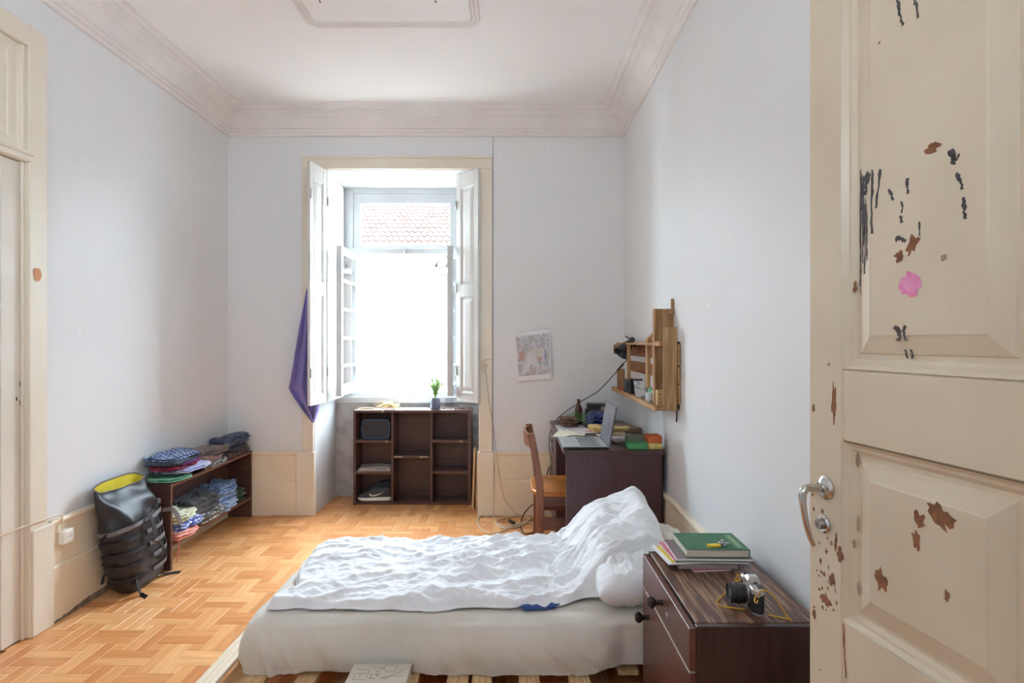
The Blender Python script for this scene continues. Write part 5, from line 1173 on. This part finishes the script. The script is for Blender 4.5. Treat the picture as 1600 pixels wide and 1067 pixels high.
tag(MB().lathe([(.020, 0), (.021, .004), (.019, .05), (.0185, .056), (0, .056)], (.812, 3.262, 1.0418), 18).build('white_jar', mat('jar_white', srgb(214, 220, 216), rough=.35), smooth=True), 'small white jar on the near end of the pallet shelf', 'jar')
tag(MB().box(.838, .885, 3.25, 3.40, 1.0415, 1.115).build('green_packet', mat('green_packet', srgb(70, 140, 92), srgb(206, 222, 210), scale=16, rough=.5, lo=.52, hi=.6), bevel=.003), 'green and white packet behind the white jar', 'packet')
tag(MB().tube(curve_pts([(.80, 4.08, 1.052), (.812, 4.02, 1.055), (.820, 3.96, 1.052)], 4), .010, n=8).build('red_penknife', mat('red_plastic', srgb(190, 46, 52), rough=.35), smooth=True), 'red penknife lying at the far end of the pallet shelf', 'knife')
tag(MB().lathe([(.012, 0), (.014, .006), (.012, .018), (0, .020)], (.800, 3.12, 1.0415) if False else (.806, 3.175, 1.0418), 10).build('pebble', mat('grey_pebble', srgb(120, 120, 122), rough=.8), smooth=True), 'grey pebble in front of the white jar', 'stone')

# ---- clip lamp on the pallet shelf
la = thing('clip_lamp', 'black clip-on lamp clamped to the far end of the pallet shelf', 'lamp', P(978, 540, 3.95))
ap, mo = P(986, 533, 3.93), P(970, 553, 3.90); ax = (mo - ap); Ln = ax.length; rot = ax.to_track_quat('Z', 'Y').to_matrix().to_4x4()
MB().lathe([(.016, -.028), (.019, -.020), (.019, .004), (.026, .012), (.060, Ln), (.0575, Ln), (.024, .016), (0, .014)], ap, 26, rot).build('lamp_shade', mat('lamp_black', srgb(46, 45, 47), rough=.45), la, smooth=True)
MB().bar(P(984, 535, 3.94), P(993, 541, 3.96), .018, .014).build('clamp', M_black, la, bevel=.003); MB().bar(P(977, 525, 3.93), P(990, 534, 3.94), .010, .008).build('clamp_lever', M_black, la, bevel=.002)
MB().lathe([(0, -.006), (.010, 0), (.014, .012), (.010, .022), (0, .026)], ap, 14, Matrix.Translation(ax * .55) @ rot).build('bulb', mat('bulb_white', srgb(230, 228, 222), rough=.3), la, smooth=True)
rod('lamp_cord', [P(984, 545, 3.955), P(981, 560, 3.93), P(973, 569, 3.93), P(955, 590, 4.02), P(935, 611, 4.12), P(915, 623, 4.22), P(893, 637, 4.33), P(874, 651, 4.41), P(862, 668, 4.415), P(858, 692, 4.412), P(861, 722, 4.412), P(859, 745, 4.41), P(862, 790, 4.40)], .0034, M_black, parent=la)
MB().tube([P(965, 579, 3.95), P(974, 568, 3.93)], [.008, .008], n=8).build('switch', M_black, la, smooth=True)

# ---- things on the bedside cabinet
def flatbook(name, label, x0, x1, y0, y1, z0, z1, rz, m, cat='magazine', edge=None):
    cx_, cy2 = (x0 + x1) / 2, (y0 + y1) / 2; r = thing(name, label, cat, (cx_, cy2, z0), rz, 'books and magazines on the cabinet'); w, d, h_ = x1 - x0, y1 - y0, z1 - z0
    if h_ < .012:
        MB().box(-w / 2, w / 2, -d / 2, d / 2, 0, h_ * .82).build('pages', edge or M_paper, r, local=True); MB().box(-w / 2, w / 2, -d / 2, d / 2, h_ * .83, h_).build('cover', m, r, local=True)
    else:
        MB().box(-w / 2 + .003, w / 2, -d / 2 + .003, d / 2 - .003, .0025, h_ - .0025).build('pages', edge or M_paper, r, local=True)
        mb = MB(); mb.box(-w / 2, w / 2 + .003, -d / 2, d / 2, 0, .0023); mb.build('back_cover', m, r, local=True, bevel=.0005)
        MB().box(-w / 2, w / 2 + .003, -d / 2, d / 2, h_ - .0023, h_).build('front_cover', m, r, local=True, bevel=.0005); MB().box(w / 2 + .0005, w / 2 + .003, -d / 2, d / 2, .0024, h_ - .0024).build('spine', m, r, local=True)
    return r
Z = NZT + .0006
M_pg = mat('grey_pages', srgb(170, 160, 152), srgb(150, 140, 132), scale=6, stretch=(1, 1, 200), rough=.8)
flatbook('booklet', 'pink booklet at the very bottom of the stack on the cabinet', .625, .760, 1.915, 2.06, Z, Z + .003, .10, mat('pink_cover', srgb(206, 110, 130), rough=.5)); Z += .0034
flatbook('paperback', 'thick grey paperback low in the stack on the cabinet', .585, .790, 1.925, 2.085, Z, Z + .018, -.02, mat('grey_card', srgb(150, 142, 138), rough=.5), 'book', M_pg); Z += .0184
flatbook('magazine', 'white magazine with a yellow band sticking out of the stack', .536, .750, 1.925, 2.095, Z, Z + .005, .10, M_paper); Z += .0054
wy_ = bpy.data.objects['magazine.006'] if 'magazine.006' in bpy.data.objects else None
for x0_, x1_, c_ in ((-.092, -.078, (234, 206, 58)), (-.074, -.066, (96, 146, 92))):
    MB().box(x0_, x1_, -.080, .080, .0051, .0054).build('cover_band', mat('band_%d' % c_[0], srgb(*c_), rough=.4), wy_, local=True)
flatbook('magazine', 'green covered magazine in the middle of the stack', .600, .825, 1.915, 2.085, Z, Z + .005, -.04, mat('green_mag', srgb(84, 128, 88), srgb(150, 170, 130), scale=9, rough=.4)); Z += .0054
flatbook('magazine', 'crimson and white magazine below the grey one', .560, .790, 1.93, 2.10, Z, Z + .005, .06, mat('crimson_mag', srgb(188, 84, 104), srgb(206, 130, 144), scale=9, rough=.4)); Z += .0054
flatbook('magazine', 'dull grey magazine directly under the green hardback', .575, .838, 1.91, 2.09, Z, Z + .008, -.03, mat('grey_mag', srgb(140, 126, 130), srgb(120, 106, 110), scale=5, rough=.35)); Z += .0084
gb = flatbook('hardback_book', 'green hardback book on top of the stack', .608, .826, 1.915, 2.082, Z, Z + .029, -.01, mat('green_cloth_cover', srgb(64, 116, 84), srgb(56, 104, 76), scale=60, rough=.6), 'book', mat('cream_pages', srgb(222, 212, 196), srgb(200, 188, 170), scale=6, stretch=(1, 1, 200), rough=.8)); GZ = Z + .029
M_gold = mat('gilt_lettering', srgb(166, 186, 140), rough=.5)
for x in (.076, .094): MB().box(x, x + .0016, -.070, .064, .0289, .0294).build('gilt_line', M_gold, gb, local=True)
for k in range(13):
    MB().box(.0815, .0905, -.062 + k * .0095, -.0565 + k * .0095, .0289, .0294).build('gilt_letter', M_gold, gb, local=True)
ky = thing('keys', 'bunch of keys with a yellow tag on the green book', 'keys', (.715, 1.945, GZ), .12)
MB().loft([rr_ for rr_ in [[Vector((x * s_, y * s_, z)) for x, y in [(-.024, -.008), (.016, -.009), (.024, -.004), (.024, .005), (.016, .009), (-.024, .008), (-.028, 0)]] for z, s_ in ((.0006, .96), (.002, 1), (.006, 1), (.0075, .94))]]).build('key_tag', mat('yellow_tag', srgb(236, 200, 48), rough=.35), ky, local=True)
MB().lathe([(.0028, 0), (.0028, .0004)], (-.019, 0, .0076), 8).build('tag_hole', M_black, ky, local=True)
MB().tube([Vector((.034 + .010 * math.cos(a), .003 + .010 * math.sin(a), .009 + .004 * math.sin(a))) for a in [k * PI / 8 for k in range(16)]], .0011, n=5, closed=True).build('key_ring', M_steel, ky, smooth=True, local=True)
for a, dz in ((.35, .004), (-.1, .007), (.9, .010)):
    M_ = Matrix.Translation((.026, .004, dz)) @ Matrix.Rotation(a, 4, 'Z'); mb = MB(); mb.box(.0, .034, -.0032, .0032, 0, .002, M_); mb.lathe([(.010, 0), (.010, .002)], M_ @ Vector((0, 0, 0)), 12); mb.build('key', M_steel, ky, local=True)

# ---- film camera with yellow cord strap: local x = along the body, lens towards -y
fc = thing('film_camera', 'black and silver film camera with a yellow cord strap on the cabinet', 'camera', (.728, 1.668, NZT + .0006), -PI / 2 - .10)
M_lthr = mat('camera_leather', srgb(36, 34, 34), srgb(26, 24, 24), scale=200, rough=.6, bump=.3, bscale=260); M_silv = mat('satin_chrome', srgb(206, 204, 200), rough=.28, metal=.9)
def oct_(w, d, z, c=.014): return [Vector((x, y, z)) for x, y in ((-w + c, -d), (w - c, -d), (w, -d + c), (w, d - c), (w - c, d), (-w + c, d), (-w, d - c), (-w, -d + c))]
MB().loft([oct_(.068, .017, .004), oct_(.068, .017, .058)]).build('camera_body', M_lthr, fc, local=True)
MB().loft([oct_(.0685, .0175, 0), oct_(.0685, .0175, .0045)]).build('base_plate', M_silv, fc, local=True)
MB().loft([oct_(.0685, .0175, .0575), oct_(.0685, .0175, .070), oct_(.066, .0155, .073)]).build('top_plate', M_silv, fc, local=True)
MB().loft([[Vector((x, y, .070)) for x, y in ((-.026, -.021), (.026, -.021), (.026, .018), (-.026, .018))], [Vector((x, y, .082)) for x, y in ((-.020, -.020), (.020, -.020), (.020, .017), (-.020, .017))], [Vector((x, y, .091)) for x, y in ((-.011, -.012), (.011, -.012), (.011, .014), (-.011, .014))]]).build('prism_housing', M_silv, fc, local=True, bevel=.0015)
RXc = Matrix.Rotation(PI / 2, 4, 'X')
MB().lathe([(.031, 0), (.031, .004), (.029, .005)], (0, -.017, .036), 28, RXc).build('lens_mount', M_silv, fc, smooth=True, local=True)
MB().lathe([(.027, .004), (.029, .008), (.029, .014), (.0275, .015), (.0275, .019), (.030, .020), (.030, .036), (.0285, .037), (.0285, .042), (.0295, .043), (.0295, .052), (.027, .053), (.025, .049), (.018, .046), (0, .045)], (0, -.017, .036), 30, RXc).build('lens_barrel', mat('lens_black', srgb(30, 29, 30), srgb(46, 45, 46), scale=300, rough=.35), fc, smooth=True, ang=25, local=True)
for d in (.023, .027, .031, .046): MB().lathe([(.0303 if d < .04 else .0298, d), (.0308 if d < .04 else .0302, d + .001), (.0303 if d < .04 else .0298, d + .002)], (0, -.017, .036), 30, RXc).build('grip_ring', M_black, fc, smooth=True, local=True)
MB().lathe([(.018, .0462), (.010, .0485), (0, .049)], (0, -.017, .036), 22, RXc).build('lens_glass', mat('lens_glass', srgb(60, 64, 76), rough=.05, spec=.9), fc, smooth=True, local=True)
for x, r_, h_ in ((-.050, .011, .008), (.046, .012, .007), (.030, .006, .010), (.060, .005, .006)): 
    MB().lathe([(r_, 0), (r_, h_ * .8), (r_ * .85, h_), (0, h_)], (x, 0, .072), 18).build('dial', M_silv if r_ > .0115 or r_ < .0055 else M_black, fc, smooth=True, local=True)
MB().box(.040, .064, -.004, .012, .078, .081).build('wind_lever', M_black, fc, local=True, bevel=.001)
M_yc = mat('yellow_cord', srgb(222, 172, 48), srgb(204, 150, 36), scale=200, rough=.7)
for s_ in (-1, 1): MB().tube([Vector((s_ * .072 + .0 * math.cos(a), -.006 + .006 * math.cos(a), .062 + .006 * math.sin(a))) for a in [k * PI / 6 for k in range(12)]], .0012, n=5, closed=True).build('strap_lug', M_steel, fc, smooth=True, local=True)
rod_ = lambda pts: MB().tube(curve_pts(pts, 7), .0019, n=7).build('strap_cord', M_yc, fc, smooth=True, local=True)
rod_([(.072, -.006, .058), (.077, -.016, .060), (.082, -.020, .050), (.080, -.014, .044), (.075, -.008, .050)])
rod_([(.072, -.006, .066), (.080, .006, .082), (.084, .030, .070), (.087, .055, .035), (.088, .075, .006), (.082, .080, .0022), (.072, .055, .0022), (.060, .024, .0022)])
rod_([(-.072, -.006, .058), (-.078, -.018, .058), (-.076, -.026, .046), (-.070, -.024, .040), (-.070, -.014, .046)])
rod_([(-.072, -.006, .054), (-.066, -.040, .030), (-.040, -.078, .004), (-.014, -.098, .0022), (.010, -.104, .0022), (.022, -.092, .0022), (.028, -.060, .0022), (.032, -.030, .0022)])
# ---- book on the pallet slats
pb = thing('art_book', 'cream book with outlined lettering lying on the pallet slats', 'book', (-.487, 1.965, PT))
BZ = PT + .0445                                       # top of the book
MB().box(-.595, -.384, 1.872, 2.090, PT + .003, BZ - .0026).build('pages', mat('book_block', srgb(210, 202, 188), rough=.8), pb)
M_bc = mat('book_cover', srgb(214, 208, 194), srgb(206, 198, 182), scale=8, rough=.45)
MB().box(-.600, -.381, 1.870, 2.094, PT + .0005, PT + .0028).build('back_cover', M_bc, pb); MB().box(-.600, -.381, 1.870, 2.094, BZ - .0024, BZ).build('front_cover', M_bc, pb)
def cover_line(pts, r=.00075):
    q = []
    for u_, v_ in pts:
        px, py = 545 + u_ / 13.44, 1034 + v_ / 13.44; w = P(px, py, F * (H - BZ) / (py - CY)); w.z = BZ + .0002; q.append(w)
    MB().tube(curve_pts(q, 4) if len(q) > 2 else q, r, n=5, flat=.5).build('lettering', mat('book_ink', srgb(104, 100, 94), rough=.7), pb)
for l_ in ([(770, 70), (1035, 70)], [(775, 76), (738, 140), (790, 195), (860, 212), (950, 190), (1005, 120), (1020, 76)], [(630, 126), (738, 126)], [(640, 150), (730, 150)],
           [(1200, 145), (905, 280), (650, 345)], [(1150, 292), (900, 300), (700, 340)], [(860, 330), (740, 380)], [(190, 158), (420, 165)], [(465, 112), (590, 126)],
           [(430, 165), (415, 260)], [(150, 242), (420, 250)], [(420, 258), (640, 268)], [(135, 260), (80, 370)], [(240, 275), (222, 330)], [(392, 270), (368, 360)], [(80, 372), (360, 378)]):
    cover_line(l_)
for l_ in ([(580, 205), (630, 205)], [(560, 262), (640, 262)], [(440, 300), (480, 305)], [(420, 340), (490, 345)], [(510, 345), (545, 350)], [(580, 300), (620, 298)]): cover_line(l_, .0016)
